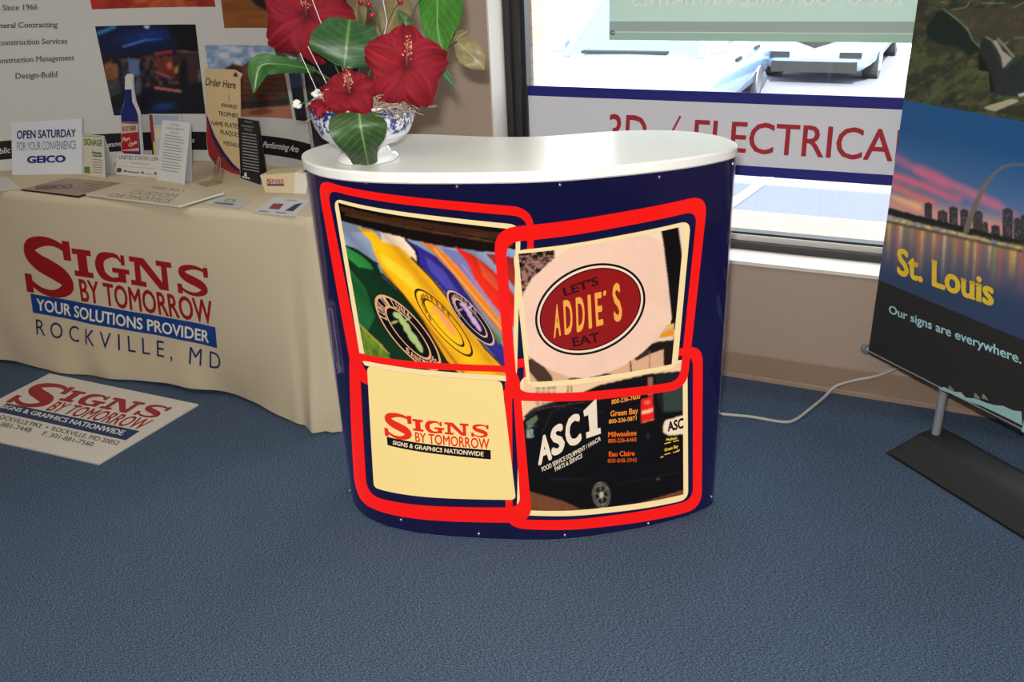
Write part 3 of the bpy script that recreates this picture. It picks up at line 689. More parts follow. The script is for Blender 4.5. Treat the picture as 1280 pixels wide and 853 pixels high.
# upper layer: the two remaining loops, then their pictures
tr_o = [(616, 285), (884.5, 242), (858, 485), (635, 500)]; tr_i = [(632, 303), (871, 263), (849, 476), (647, 490)]
frame(tr_o, tr_i, [.06, .055, .05, .04], .035, REDL, 4)
bl_o = sz([(437, 436.5), (648, 457)]) + [(.734, .064), (.172, .045)]; bl_i = sz([(450, 449), (640, 465)]) + [(.703, .114), (.243, .093)]
a.ring(CP, bl_o, bl_i, [.05, .05, .055, .09], [.035, .035, .035, .055], REDL, 4, 70)
frame([(641, 313), (863, 275), (846, 459), (659, 484)], [(648, 317), (855, 282), (839, 455), (663, 477)], .03, .016, CREAM, 5)
a.ring(CP, sz([(454, 451), (464, 452), (466, 459), (456, 456)]), sz([(457, 452.5), (463, 453.5), (464, 457), (459, 455)]), .003, .002, CREAM, 5, 4)
def addies(x, y):
    X = (x - 620) * 3.4107; Y = (y - 240) * 3.4107; p = Paint(X, Y, (252, 222, 190))
    p.poly([(90, 255), (250, 235), (252, 300), (160, 365), (112, 445), (95, 440)], (168, 120, 104)); m = inpoly(X, Y, [(90, 255), (252, 235), (250, 285), (160, 365), (112, 445), (92, 440)])
    p.mask(m * (np.abs(fbm(X / 13, Y / 13, 4) - .5) < .055), (26, 16, 12)); p.mask(m * (fbm(X / 26, Y / 26, 8) > .54) * (Y < 370), (26, 16, 12))
    p.poly([(705, 165), (776, 145), (796, 290), (757, 640), (735, 760), (700, 760), (720, 650), (750, 540), (735, 390), (716, 230)], (18, 13, 11))
    p.poly([(130, 700), (760, 560), (760, 820), (130, 820)], (226, 176, 140)); p.poly([(640, 655), (760, 620), (750, 750), (716, 760), (715, 670), (660, 690)], (34, 20, 14)); p.poly([(560, 690), (690, 640), (700, 670), (600, 720)], (30, 20, 14), .85)
    p.poly([(700, 605), (756, 585), (758, 612), (700, 622)], (244, 150, 30)); p.poly([(706, 580), (752, 566), (756, 574), (706, 588)], (250, 190, 60)); p.poly([(690, 625), (757, 616), (757, 632), (686, 640)], (246, 214, 180))
    p.line(572, 720, 578, 780, 5, (60, 36, 26)); p.line(160, 740, 210, 800, 60, (60, 38, 30), .9); p.line(655, 680, 655, 770, 4, (170, 116, 84)); p.ell(440, 785, 60, 12, 0, (60, 40, 30), .9); p.ell(360, 800, 50, 10, 0, (80, 56, 40), .9)
    p.poly([(112, 440), (150, 372), (240, 290), (320, 232), (460, 205), (630, 180), (662, 188), (712, 222), (736, 400), (750, 540), (690, 625), (620, 690), (540, 745), (450, 780), (380, 797), (310, 790), (250, 768), (190, 738), (145, 705), (125, 560)], (252, 208, 180))
    p.c *= (.97 + .06 * fbm(X / 90, Y / 90, 5))[..., None]
    return p.c
a.pgrid(CP, [(648, 317), (855, 282), (839, 455), (663, 477)], 210, 190, addies, 5.5)
for L0, S0, col_, l_ in ((245, 183, (26, 14, 12), 5.8), (235, 173, (252, 222, 196), 6.1), (226, 163, (40, 8, 8), 6.4), (221, 158, (150, 22, 20), 6.7)): oval(B, 401, 498.5, L0, S0, -26, col_, l_)
INK = (52, 14, 14); GOLD = (248, 170, 70)
a.ptext(CP, "LET'S", B((282, 408), (430, 358), (438, 392), (290, 442)), INK, 7, .035)
a.ptext(CP, 'EAT', B((322, 620), (436, 596), (442, 634), (328, 658)), INK, 7, .03)
for ch, q in (('A', [(250, 480), (268, 476), (276, 606), (246, 618)]), ('D', [(285, 462), (322, 454), (328, 596), (292, 604)]), ('D', [(338, 450), (375, 442), (378, 584), (343, 592)]), ('I', [(388, 438), (402, 436), (408, 574), (394, 578)]),
              ('E', [(418, 430), (448, 424), (456, 560), (426, 568)]), ("'", [(456, 424), (468, 420), (466, 470), (452, 474)]), ('S', [(492, 396), (526, 384), (538, 538), (502, 550)])):
    a.ptext(CP, ch, B(*q), GOLD, 7, .03)
# cream panel with the logo
pq = sz([(459.5, 457), (627.5, 476), (645, 624.5), (468, 609)])
a.poly(CP, rounded(pq, .016, 40), (255, 224, 146), 5, .006)
a.logo(CP, C_((200, 282), (658, 330), (661, 491), (214, 428)), (236, 46, 28), 6, (24, 14, 18), (250, 226, 180), 'SIGNS & GRAPHICS NATIONWIDE', C_((246, 409), (630, 458), (630, 477), (244, 426)))
# faint sticker on the left flank
a.ring(CP, sz([(410, 385), (416, 386), (426, 466), (419, 468)]), sz([(411.2, 387), (415, 388), (424.6, 464.5), (420, 466)]), .006, .004, (84, 82, 120), 1, 6)
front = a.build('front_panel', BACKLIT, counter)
front['label'] = 'curved navy panel with four backlit pictures in red outlines'
SCREW = mat('screw_steel', (205, 205, 208), .25, .5, 1.0)
for p in [(382.5, 212.5), (458.4, 227.7), (571.6, 232.9), (699.8, 230.7), (823.3, 221), (914.5, 205), (436.6, 614), (502, 649.5), (599, 667), (706, 668.5), (809.7, 654), (888, 621)]:
    q = CP.px(*p); c = CP.pos(np.array(q[0]), np.array(q[1]), np.array(6.0)); MB().ball(c, .0052, 10, 6).build('screw', SCREW, counter, True)
for s_ in (0.002, LC - .002):
    c = CP.pos(np.array(s_), np.array(0.), np.array(4.)); MB().box((c[0] - .008, c[1] - .008, .0), (c[0] + .008, c[1] + .008, ZT - .027)).build('edge_channel', mat('brushed_aluminium', (196, 198, 202), .25, .5, .9), counter)

# ================================================================== TABLE AND CLOTH
ZTAB = .745
TAN = (203, 188, 160)
HX = [-4.2, -3.32, -2.92, -2.55, -2.18, -2.0, -1.86, -1.78, -1.735]; HY = [1.99, 2.05, 2.09, 2.13, 2.15, 2.115, 2.078, 2.075, 2.10]
def ytop(x): return 2.135 + (x + 1.744) * .05
class Cloth:
    e = .0006
    def front(s, x, z):
        t = np.clip(1 - z / ZTAB, 0, 1) ** 1.4; hy = np.interp(x, HX, HY) - .004 * np.sin(x * 31) * t
        w = -.002 * np.sin(x * 9 + z * 4) - .010 * t * np.exp(-((x + 1.775) / .022) ** 2) + .012 * t * np.exp(-((x + 1.835) / .026) ** 2)
        w = w + .006 * t ** 3 * np.sin(x * 19 + 5 * z) + .005 * t * np.sin(x * 11 - z * 14) + .003 * np.sin(x * 5 + z * 9) * t
        return ytop(x) * (1 - t) + hy * t + w
    def pos(s, a, b, l): return np.stack([a, s.front(a, b) - np.asarray(l) * s.e, b], -1)
    def px(s, x, y):
        r = ray(x, y); Y = 2.1
        for _ in range(12):
            p = CAM + r * (Y / r[1]); Y = s.front(p[0], p[2])
        return np.array([p[0], p[2]])
CL = Cloth()
a = Art()
xs = np.concatenate([np.linspace(-4.2, -2.1, 70), np.linspace(-2.08, -1.745, 30)]); ts = np.linspace(0, 1, 26)
hemz = lambda x: .006 + .02 * (.5 + .5 * np.sin(x * 5.2 + 1.2)) * (x < -1.8)
pts = []
def drape(x, t):
    z = ZTAB - .004 - t * (ZTAB - .004 - hemz(x)); return np.array([x, CL.front(x, z), z])
for t in ts:
    row = [drape(x, t) for x in xs]; c = row[-1]; tt = t ** 1.4
    # corner fold, then the short right side
    fl_ = .045 * tt
    row += [c + np.array([.012 + .3 * fl_, .004 - .1 * fl_, 0]), c + np.array([.018 + .75 * fl_, .016, 0]), c + np.array([.02 + .95 * fl_, .034 + .3 * fl_, 0]), c + np.array([.02 + .55 * fl_, .07 + .2 * fl_, 0])]
    for yy in np.linspace(2.24, 2.90, 18):
        row.append(np.array([-1.722 + tt * (.018 + .014 * math.sin(yy * 17)), yy, ZTAB - .004 - t * (ZTAB - .004 - .012)]))
    pts.append(row)
pts = np.array(pts); nr, nc = pts.shape[:2]
top = pts[0].copy(); top[:, 2] = ZTAB; ctr = top.copy(); ctr[:, 1] = np.minimum(top[:, 1] + .012, 2.90); ctr[:, 0] = np.minimum(top[:, 0], -1.733)
k = np.arange((nr + 1) * nc).reshape(nr + 1, nc)
allp = np.concatenate([ctr[None], pts], 0)
a.add(allp.reshape(-1, 3), np.stack([k[1:, :-1], k[1:, 1:], k[:-1, 1:], k[:-1, :-1]], -1).reshape(-1, 4), TAN)
base = a.n
f_top = list(range(nc)); a.add([tuple(p) for p in ctr] + [(-4.2, 2.90, ZTAB)], [tuple(range(nc + 1))], TAN)
E3 = crop(0, 280, 2.6659)
a.logo(CL, E3((62, 30), (700, 122), (724, 415), (98, 294)), (150, 28, 34), 1, (30, 66, 132), (226, 222, 208), 'YOUR SOLUTIONS PROVIDER', E3((122, 248), (697, 358), (697, 396), (124, 286)))
a.ptext(CL, 'R O C K V I L L E ,   M D', E3((119, 316), (735, 432), (736, 488), (122, 368)), (36, 50, 92), 1, .0)
a.ptext(CL, 'R', [(255.8, 331), (257.8, 331.2), (257.8, 334), (255.8, 333.8)], (150, 28, 34), 1)
for f_ in a.f[:]: pass
tc_ = a.build('tablecloth', CLOTHPRINT, None)
tag(tc_, 'beige tablecloth with a red and blue sign shop logo draped over a long table', 'tablecloth')
sm = np.zeros(len(tc_.data.polygons), bool); sm[:nr * (nc - 1)] = True; tc_.data.polygons.foreach_set('use_smooth', sm)

# sheet sign lying on the carpet
FS = Plane((-2.7, 1.85, .007), (1, 0.01, 0), (0, 1, 0)); a = Art()
a.slab(FS, [FS.px(123, 580), FS.px(248, 505.5), FS.px(62, 467), FS.px(-74, 536)], .006, (206, 202, 192))
H8 = crop(0, 450, 4.7407)
a.logo(FS, H8((228, 124), (1062, 270), (745, 478), (-47, 300)), (150, 26, 36), 1, (22, 54, 96), (214, 214, 206), 'SIGNS & GRAPHICS NATIONWIDE', H8((18, 264), (748, 422), (722, 450), (2, 284)))
for body, q in (('ROCKVILLE PIKE  \u2022  ROCKVILLE, MD 20852', [(-12, 322), (716, 485), (696, 508), (-28, 345)]), ('301-881-7448', [(-62, 352), (194, 406), (178, 432), (-80, 378)]), ('F. 301-881-7560', [(266, 424), (562, 490), (545, 515), (247, 448)])):
    a.ptext(FS, body, H8(*q), (48, 46, 44), 1, .008)
tag(a.build('floor_sign', VINYL), 'white sign sheet lying flat on the blue carpet before the draped table', 'sign')

# ================================================================== POP-UP DISPLAY ON THE TABLE
dp = catmull([(-3.66, 1.99), (-3.50, 2.13), (-3.36, 2.262), (-3.20, 2.385), (-3.05, 2.48), (-2.88, 2.57), (-2.68, 2.635), (-2.50, 2.66), (-2.32, 2.655), (-2.16, 2.625), (-2.03, 2.575)], 12)
dp[:, 1] = np.maximum(dp[:, 1], 2.04)
DS = Prism(dp, 1.0)
if DS.n[60] @ (-DS.q[60]) < 0: DS.n *= -1
DS.e = .0005
disp = thing('display_backdrop', 'curved white tabletop display board with photographs and a black caption band', 'display board', (-2.7, 2.6, ZTAB))
a = Art(); LD = DS.s[-1]; DT = 1.72
a.grid(DS, [(0, DT), (LD, DT), (LD, ZTAB + .001), (0, ZTAB + .001)], 90, 2, (196, 194, 190), 0)
bk = DS.pos(np.linspace(0, LD, 91), np.zeros(91), np.full(91, -30.)); v = [(*p[:2], ZTAB + .001) for p in bk] + [(*p[:2], DT) for p in bk]
a.add(v, [(i, 91 + i, 92 + i, i + 1) for i in range(90)], (40, 40, 42))
zb0 = .5 * (DS.px(324, 191.5)[1] + DS.px(130, 191)[1]); zb1 = .5 * (DS.px(324, 169)[1] + DS.px(130, 167.4)[1])
a.grid(DS, [(0, zb1), (LD, zb1), (LD, zb0), (0, zb0)], 90, 1, (22, 22, 24), 1)
DK = (72, 72, 82)
for body, q in (('Since 1966', [(3, 6), (47, 5), (47, 12), (3, 13)]), ('General Contracting', [(-14, 28.6), (72.5, 27), (72.5, 33.9), (-14, 35.4)]), ('Preconstruction Services', [(-16, 50.4), (84, 47.6), (84, 54.4), (-16, 57.2)]),
                ('Construction Management', [(-10, 73), (93, 68.4), (93, 75.2), (-10, 79.8)]), ('Design-Build', [(19.4, 91.4), (72, 89), (72, 96.2), (19.4, 98.6)])):
    a.ptext(DS, body, q, DK, 1, .016, .035)
for body, q in (('Performing Arts', [(329, 176.5), (374, 183), (373, 190.5), (328, 184)]), ('Renovations', [(129, 178), (168, 174.5), (168, 181), (129, 184.5)]), ('Public', [(-12, 187), (13, 183.5), (13, 190.8), (-12, 194)]), ('Interiors', [(205, 173), (243, 172), (243, 178), (205, 179)])):
    a.ptext(DS, body, q, (206, 206, 206), 2, .012, .03, .12)
def bar_photo(x, y):
    X = (x - 110) * 4.5714; Y = y * 4.5714; p = Paint(X, Y, (24, 22, 26))
    p.poly([(30, 140), (640, 130), (640, 280), (80, 330)], (14, 24, 56)); p.ell(330, 210, 220, 60, -6, (24, 44, 110), .8, .6); p.line(200, 268, 330, 228, 10, (70, 140, 220)); p.line(330, 228, 420, 224, 8, (50, 100, 190)); p.line(60, 190, 150, 155, 22, (60, 140, 190), .8); p.line(300, 210, 380, 190, 6, (44, 74, 150))
    p.ell(336, 153, 18, 8, 5, (190, 220, 240)); p.ell(503, 217, 9, 7, 0, (200, 196, 150)); p.poly([(430, 130), (640, 130), (660, 300), (520, 270)], (16, 15, 18), .9)
    m = inpoly(X, Y, [(80, 350), (660, 280), (670, 520), (120, 520)]); nz = fbm(X / 26, Y / 34, 12); p.mask(m * (nz > .5), (66, 44, 40), .7); p.mask(m * (nz > .58), (110, 76, 58), .7); p.mask(m * (fbm(X / 18, Y / 30, 31) > .6), (58, 68, 96), .7)
    p.poly([(90, 360), (170, 365), (180, 440), (110, 460)], (150, 96, 56), .7); p.poly([(225, 330), (290, 340), (300, 430), (240, 440)], (90, 120, 170), .8); p.poly([(375, 300), (480, 285), (480, 305), (378, 315)], (150, 40, 44)); p.poly([(390, 330), (490, 340), (500, 450), (400, 440)], (110, 40, 36), .8); p.ell(465, 375, 22, 30, 0, (220, 120, 90), .8, .7); p.ell(505, 400, 18, 30, 0, (200, 160, 50), .8, .7); p.line(385, 410, 470, 445, 6, (180, 110, 120))
    p.poly([(500, 290), (640, 300), (660, 480), (530, 470)], (54, 40, 40), .85); p.line(510, 292, 640, 300, 8, (130, 90, 80)); p.ell(545, 440, 22, 110, 4, (20, 18, 20)); p.ell(640, 430, 18, 50, 0, (110, 110, 100), .7, .6)
    p.poly([(110, 510), (680, 470), (700, 660), (140, 660)], (22, 24, 34)); p.line(385, 502, 530, 522, 16, (196, 110, 100), .9); p.ell(430, 610, 100, 34, -8, (30, 66, 150), .8, .8); p.ell(250, 640, 120, 18, 0, (26, 50, 110), .7, .8); p.ell(285, 500, 30, 60, 8, (90, 96, 110), .8, .5); p.poly([(100, 460), (180, 450), (190, 530), (120, 560)], (66, 66, 70), .7)
    return p.c
a.pgrid(DS, [(118.8, 33), (244.5, 30.5), (257, 142.5), (142.5, 144.5)], 110, 90, bar_photo, 1)
def red_photo(x, y):
    p = Paint(x, y, (150, 44, 34)); p.poly([(160, 12), (180, -20), (215, -20), (250, 12)], (196, 104, 50), .7); p.mask((fbm(x / 9, y / 6, 2) > .52), (110, 28, 24), .6); p.poly([(112, -30), (150, -30), (130, 12), (112, 12)], (176, 48, 32), .7); return p.c
a.pgrid(DS, [(107, -30), (262, -33), (269.5, 8.5), (115, 11.8)], 60, 24, red_photo, 1)
def wood_photo(x, y):
    p = Paint(x, y, (132, 80, 36)); p.mask(fbm(x / 30 + y / 9, y / 3.0, 2) > .5, (112, 64, 28), .7); p.poly([(288, -30), (345, -30), (345, 20), (320, 6)], (22, 20, 18)); return p.c
a.pgrid(DS, [(272.5, -31), (338, -30), (346, 35.5), (280.5, 35)], 50, 40, wood_photo, 1)
def build_photo(x, y):
    X = (x - 110) * 4.5714; Y = y * 4.5714; p = Paint(X, Y, (118, 142, 178)); p.mask(np.clip((fbm(X / 70, Y / 46, 3) - .40) * 5, 0, 1), (206, 206, 212), .85)
    p.poly([(700, 700), (780, 390), (830, 365), (880, 380), (940, 338), (1180, 400), (1180, 700)], (70, 40, 34)); p.poly([(880, 390), (945, 345), (1170, 420), (1170, 600), (880, 600)], (112, 56, 40))
    for k in range(5): p.poly([(880, 440 + k * 34), (1165, 452 + k * 30), (1165, 460 + k * 30), (880, 450 + k * 34)], (56, 40, 38), .8)
    p.mask(inpoly(X, Y, [(880, 400), (1170, 440), (1170, 600), (880, 600)]) * (fbm(X / 22, Y / 22, 5) > .54), (60, 70, 74), .8); p.poly([(790, 390), (830, 366), (870, 380), (880, 600), (800, 600)], (66, 40, 36), .8); p.poly([(860, 590), (1170, 560), (1170, 610), (870, 640)], (54, 50, 44)); p.poly([(860, 625), (1180, 600), (1180, 690), (860, 690)], (170, 112, 88)); p.ell(990, 640, 70, 16, -5, (120, 66, 50), .8); return p.c
a.pgrid(DS, [(255.8, 56.5), (350, 58), (366, 149), (270, 146)], 90, 80, build_photo, 1)
def strip_photo(x, y):
    p = Paint(x, y, (50, 66, 94)); p.mask(np.clip((y - 60) / 90, 0, 1) > .55, (24, 26, 36)); p.mask((np.mod(x, 5) < 1.2), (90, 104, 128), .5); return p.c
a.pgrid(DS, [(356, 60), (372, 62), (388, 152), (370, 150)], 16, 60, strip_photo, 1)
a.build('picture_panel', PAPER, disp)
e = DS.pos(np.array([LD]), np.array([0.]), np.array([0.]))[0]
MB().tube([(e[0] + .004, e[1], ZTAB), (e[0] + .004, e[1], DT)], .006, 8).build('edge_strip', mat('edge_strip_grey', (150, 148, 142), .4, .5, .4), disp)
v = []
pe = catmull([(e[0] + .008, e[1] + .01), (e[0] + .06, e[1] + .06), (e[0] + .085, e[1] + .14), (e[0] + .08, e[1] + .22)], 8)
ev = [(p[0], p[1], ZTAB + .001) for p in pe] + [(p[0], p[1], DT) for p in pe]; ev2 = [(p[0] - .012, p[1] + .004, z) for p, z in [(q, ZTAB + .001) for q in pe] + [(q, DT) for q in pe]]; m_ = len(pe)
MB().add(ev + ev2, [(i, i + 1, m_ + i + 1, m_ + i) for i in range(m_ - 1)] + [(2 * m_ + i, 3 * m_ + i, 3 * m_ + i + 1, 2 * m_ + i + 1) for i in range(m_ - 1)] + [(m_ + i, m_ + i + 1, 3 * m_ + i + 1, 3 * m_ + i) for i in range(m_ - 1)] + [(m_ - 1, 3 * m_ - 1, 4 * m_ - 1, 2 * m_ - 1)]).build('end_panel', mat('black_fabric', (20, 20, 21), .9), disp)

# ================================================================== SMALL SIGNS ON THE TABLE
def stand_plane(pl, pr, lean=0.06):
    """upright face whose foot runs between two points on the table"""
    A_, B_ = onz(*pl, ZTAB), onz(*pr, ZTAB); U = B_ - A_; U[2] = 0; N_ = np.array([U[1], -U[0], 0]); N_ /= np.linalg.norm(N_)
    S = Plane(A_ + np.array([0, 0, .001]), U, np.array([0, 0, 1.0]) - N_ * lean); S.V = np.array([0, 0, 1.0]) - N_ * lean; S.V /= np.linalg.norm(S.V); S.N = np.cross(S.U, S.V); return S
def board(S, pq, thick, col, art):
    q = [S.px(*p) for p in pq]; lo = min(q[2][1], q[3][1]); q = [np.array(p) for p in q]; q[2][1] = q[3][1] = max(0.0, 0); art.slab(S, [q[3], q[2], q[1], q[0]], thick, col); return q
def strut(S, u, h, back, parent, m, w=.03):
    p = S.pos(np.array(u), np.array(h), np.array(0.)) - S.N * .007; g = p - S.N * back; g[2] = ZTAB + .001
    d = S.U * w / 2; b2 = g.copy(); 
    MB().add([p - d, p + d, g + d * 1.3, g - d * 1.3, p - d - S.N * .002, p + d - S.N * .002, g + d * 1.3 - S.N * .002, g - d * 1.3 - S.N * .002], [(0, 1, 2, 3), (7, 6, 5, 4), (0, 4, 5, 1), (1, 5, 6, 2), (2, 6, 7, 3), (3, 7, 4, 0)]).build('easel_leg', m, parent)
CARD = mat('white_card', (214, 214, 214), .7)
# 1 white board OPEN SATURDAY
S = stand_plane((15.5, 219.4), (103.4, 218)); t = thing('tabletop_sign', 'square white board lettered OPEN SATURDAY standing at the left end of the table', 'sign', S.P)
a = Art(); board(S, [(14, 153), (102, 148.5), (103.4, 218), (15.5, 219.4)], .012, (204, 208, 214), a)
Q = crop(0, 130, 5.685)
a.ptext(S, 'OPEN SATURDAY', Q((120, 190), (540, 178), (540, 232), (120, 248)), (36, 44, 96), 1, .035); a.ptext(S, 'FOR YOUR CONVENIENCE', Q((120, 272), (540, 258), (542, 318), (122, 332)), (80, 82, 110), 1, -.004)
a.ptext(S, 'GEICO', Q((192, 372), (468, 364), (468, 412), (192, 420)), (32, 36, 110), 1, .055)
a.build('board', PAPER, t); strut(S, .14, .15, .07, t, CARD)
# 2 SIGNAGE tent card
def tent(pq, foot, name, label, col, draw, backcol=None, depth=.07, lean=.2, thick=.002):
    S = stand_plane(*foot, lean); t = thing(name, label, 'sign', S.P); a = Art(); q = board(S, pq, thick, col, a); draw(a, S); a.build('card_face', PAPER, t)
    topl, topr = S.pos(np.array(q[0][0]), np.array(q[0][1]), np.array(0.)), S.pos(np.array(q[1][0]), np.array(q[1][1]), np.array(0.))
    bl_, br_ = S.pos(np.array(q[3][0]), np.array(0.), np.array(0.)), S.pos(np.array(q[2][0]), np.array(0.), np.array(0.))
    nh = S.N.copy(); nh[2] = 0; nh /= np.linalg.norm(nh); b1, b2 = bl_ - nh * depth, br_ - nh * depth; b1[2] = b2[2] = ZTAB + .001
    tl2, tr2 = topl - S.N * .003, topr - S.N * .003; bc = backcol or col
    b = Art(); b.add([tl2, tr2, b2, b1, tl2 - nh * .002, tr2 - nh * .002, b2 - nh * .002, b1 - nh * .002], [(0, 1, 2, 3), (7, 6, 5, 4), (0, 4, 5, 1), (1, 5, 6, 2), (2, 6, 7, 3), (3, 7, 4, 0)], bc); b.build('card_back', PAPER, t)
    return t
def d_sig(a, S):
    a.ptext(S, 'SIGNAGE', Q((596, 246), (727, 255), (727, 300), (596, 291)), (92, 136, 50), 1, .04); a.ptext(S, 'Hewitt', Q((655, 332), (722, 338), (722, 362), (655, 356)), (40, 40, 44), 1, .03)
    a.ppoly(S, Q((658, 372), (725, 376), (725, 368), (658, 364)), (60, 60, 60), 1); a.ppoly(S, Q((600, 490), (642, 494), (640, 448), (600, 444)), (84, 128, 48), 1)
    for k in range(6): a.ppoly(S, Q((660, 396 + k * 18), (728, 402 + k * 18), (728, 398 + k * 18), (660, 392 + k * 18)), (90, 90, 90), 1)
    a.ppoly(S, Q((588, 232), (725, 240), (725, 230), (588, 222)), (170, 168, 156), 1)
tent([(102.8, 168), (129, 170), (131.5, 221.5), (104.5, 217)], ((105.2, 219), (131.8, 223)), 'tent_card', 'narrow cream card with green SIGNAGE heading beside the OPEN SATURDAY board', (206, 200, 184), d_sig, (186, 188, 192), .05)
# 3 bottle-shaped cut-out
S = stand_plane((151, 206), (174, 207.5), .02); t = thing('bottle_cutout', 'bottle-shaped root beer sign with blue glass and red label standing behind small cards', 'sign', S.P); a = Art()
K = crop(130, 80, 5.3333)
ol = K((118, 590), (112, 330), (116, 310), (130, 270), (137, 250), (139, 170), (140, 85), (152, 68), (180, 68), (188, 85), (190, 170), (205, 255), (228, 310), (236, 345), (242, 590))
q = [S.px(*p) for p in ol]; zz = min(q[0][1], q[-1][1]); q = [np.array((p[0], p[1])) for p in q]; q[0][1] = q[-1][1] = 0.0
a.slab(S, q[::-1], .010, (208, 206, 204))
ik = K((118, 590), (113, 332), (117, 312), (131, 272), (138, 252), (139.5, 170), (184, 170), (188, 252), (200, 272), (218, 315), (228, 345), (232, 590))
ii = [S.px(*p) for p in ik]; ii[0][1] = ii[-1][1] = .002; a.poly(S, ii, (26, 36, 104), 1)
a.ppoly(S, K((116, 588), (113, 384), (228, 388), (234, 590)), (196, 190, 186), 2); a.ppoly(S, K((118, 395), (118, 386), (227, 390), (228, 402)), (160, 34, 40), 3); a.ppoly(S, K((119, 575), (117, 465), (228, 452), (232, 560)), (170, 34, 40), 3); a.ppoly(S, K((119, 588), (119, 578), (233, 580), (233, 590)), (170, 34, 40), 3)
a.ptext(S, 'ROOT BEER', K((124, 418), (216, 410), (217, 442), (125, 448)), (150, 30, 40), 3, .04); a.ptext(S, 'Port', K((122, 490), (172, 482), (176, 508), (124, 520)), (226, 214, 210), 4, .03, 0, .4); a.ptext(S, 'Clyde', K((160, 530), (216, 508), (220, 530), (164, 552)), (226, 214, 210), 4, .03, 0, .4)
for i in range(7):
    for j in range(5):
        x_, y_ = 128 + i * 14 + (j % 2) * 7, 300 + j * 15; a.ppoly(S, K((x_, y_ + 3), (x_ + 3, y_), (x_, y_ - 3), (x_ - 3, y_)), (70, 84, 150), 2)
a.build('cutout_board', VINYL, t); strut(S, .04, .07, .022, t, CARD)
# 4 name sign UNITED STATES LUNG
S = stand_plane((143, 218.5), (197.5, 222.8), .25); t = thing('tabletop_sign', 'low white sign headed UNITED STATES in front of the root beer bottle cutout', 'sign', S.P); a = Art()
board(S, [(147.5, 191.5), (203, 195), (199, 223), (143, 218.5)], .004, (200, 198, 194), a)
a.ptext(S, 'UNITED STATES LUNG', K((100, 608), (380, 622), (378, 646), (100, 634)), (70, 66, 62), 1, .005, .03); a.ptext(S, 'Foundation for life', K((182, 652), (300, 664), (300, 674), (182, 664)), (90, 86, 82), 1)
for (x0, y0, r, c) in ((102, 708, 18, (110, 52, 62)), (142, 714, 9, (60, 60, 90)), (258, 725, 10, (110, 100, 130)), (343, 730, 10, (150, 60, 66))):
    pts_ = [(x0 + r * math.cos(q_), y0 - r * .9 * math.sin(q_)) for q_ in np.linspace(0, 2 * math.pi, 13)[:-1]]; a.ppoly(S, K(*pts_[::-1]), c, 1)
a.ppoly(S, K((155, 722), (235, 730), (235, 722), (155, 714)), (100, 96, 110), 1); a.ppoly(S, K((275, 735), (325, 740), (325, 735), (275, 730)), (120, 116, 116), 1); a.ppoly(S, K((98, 682), (352, 700), (352, 698), (98, 680)), (150, 140, 140), 1)
a.build('board', PAPER, t); strut(S, .10, .05, .04, t, CARD)
# 5 slim sign with a red edge behind
S = stand_plane((192, 207.5), (231, 209), .05); t = thing('tabletop_sign', 'pale sign with a red and yellow left edge half hidden behind the white policy card', 'sign', S.P); a = Art()
q = board(S, [(186, 142.5), (226, 143), (231, 204), (192, 202)], .006, (186, 188, 192), a)
a.ppoly(S, K((338, 600), (320, 338), (302, 338), (322, 605)), (28, 26, 32), 1); a.ppoly(S, K((340, 520), (324, 340), (308, 340), (318, 520)), (150, 40, 46), 2); a.ppoly(S, K((348, 606), (340, 520), (326, 520), (334, 606)), (206, 176, 60), 2); a.ppoly(S, K((390, 400), (490, 380), (500, 345), (330, 340), (334, 410)), (150, 164, 186), 1); a.ppoly(S, K((345, 500), (378, 500), (376, 430), (340, 430)), (206, 196, 160), 1)
a.build('board', PAPER, t); strut(S, .06, .12, .05, t, CARD)
# 6 white policy card and 10 black policy card
def policy(ink, C9, head, lines, foot_pts):
    def d(a, S):
        for body, q in head: a.ptext(S, body, C9(*q), ink, 1, .012, .03)
        for q in lines: a.ppoly(S, C9(*q), ink, 1)
        for q in foot_pts: a.ppoly(S, C9(*q), (60, 66, 72) if ink[0] < 128 else (214, 214, 214), 1)
    return d
Wc = crop(180, 130, 5.6864)
wl = [[(148 - k * 2.3, 223 + k * 20.5), ((286 - k * 2.3) if k % 3 else 268 - k * 2, 242 + k * 20.5), ((286 - k * 2.3) if k % 3 else 268 - k * 2, 236 + k * 20.5), (148 - k * 2.3, 217 + k * 20.5)] for k in range(13)]
tent([(203, 150), (237.5, 153.5), (230.5, 231), (195.5, 226)], ((195.5, 226), (230.5, 231)), 'tent_card', 'white tent card headed PARKING AVAILABILITY POLICY in the middle of the table', (204, 205, 205),
     policy((136, 136, 136), Wc, [('PARKING', [(192, 138), (256, 146), (256, 158), (192, 150)]), ('AVAILABILITY', [(160, 162), (288, 176), (288, 192), (160, 178)]), ('POLICY', [(186, 194), (250, 201), (250, 216), (186, 209)])], wl,
            [[(108, 530), (180, 541), (180, 533), (108, 522)], [(128, 505), (146, 508), (142, 486), (130, 490)], [(134, 520), (150, 522), (146, 505), (132, 505)]]), (186, 188, 192), .035, .14)
bl = [[(697 + k * .4, 212 + k * 21), (797 + k * 2, 226 + k * 21.6), (797 + k * 2, 219 + k * 21.6), (697 + k * .4, 205 + k * 21)] for k in range(13)]
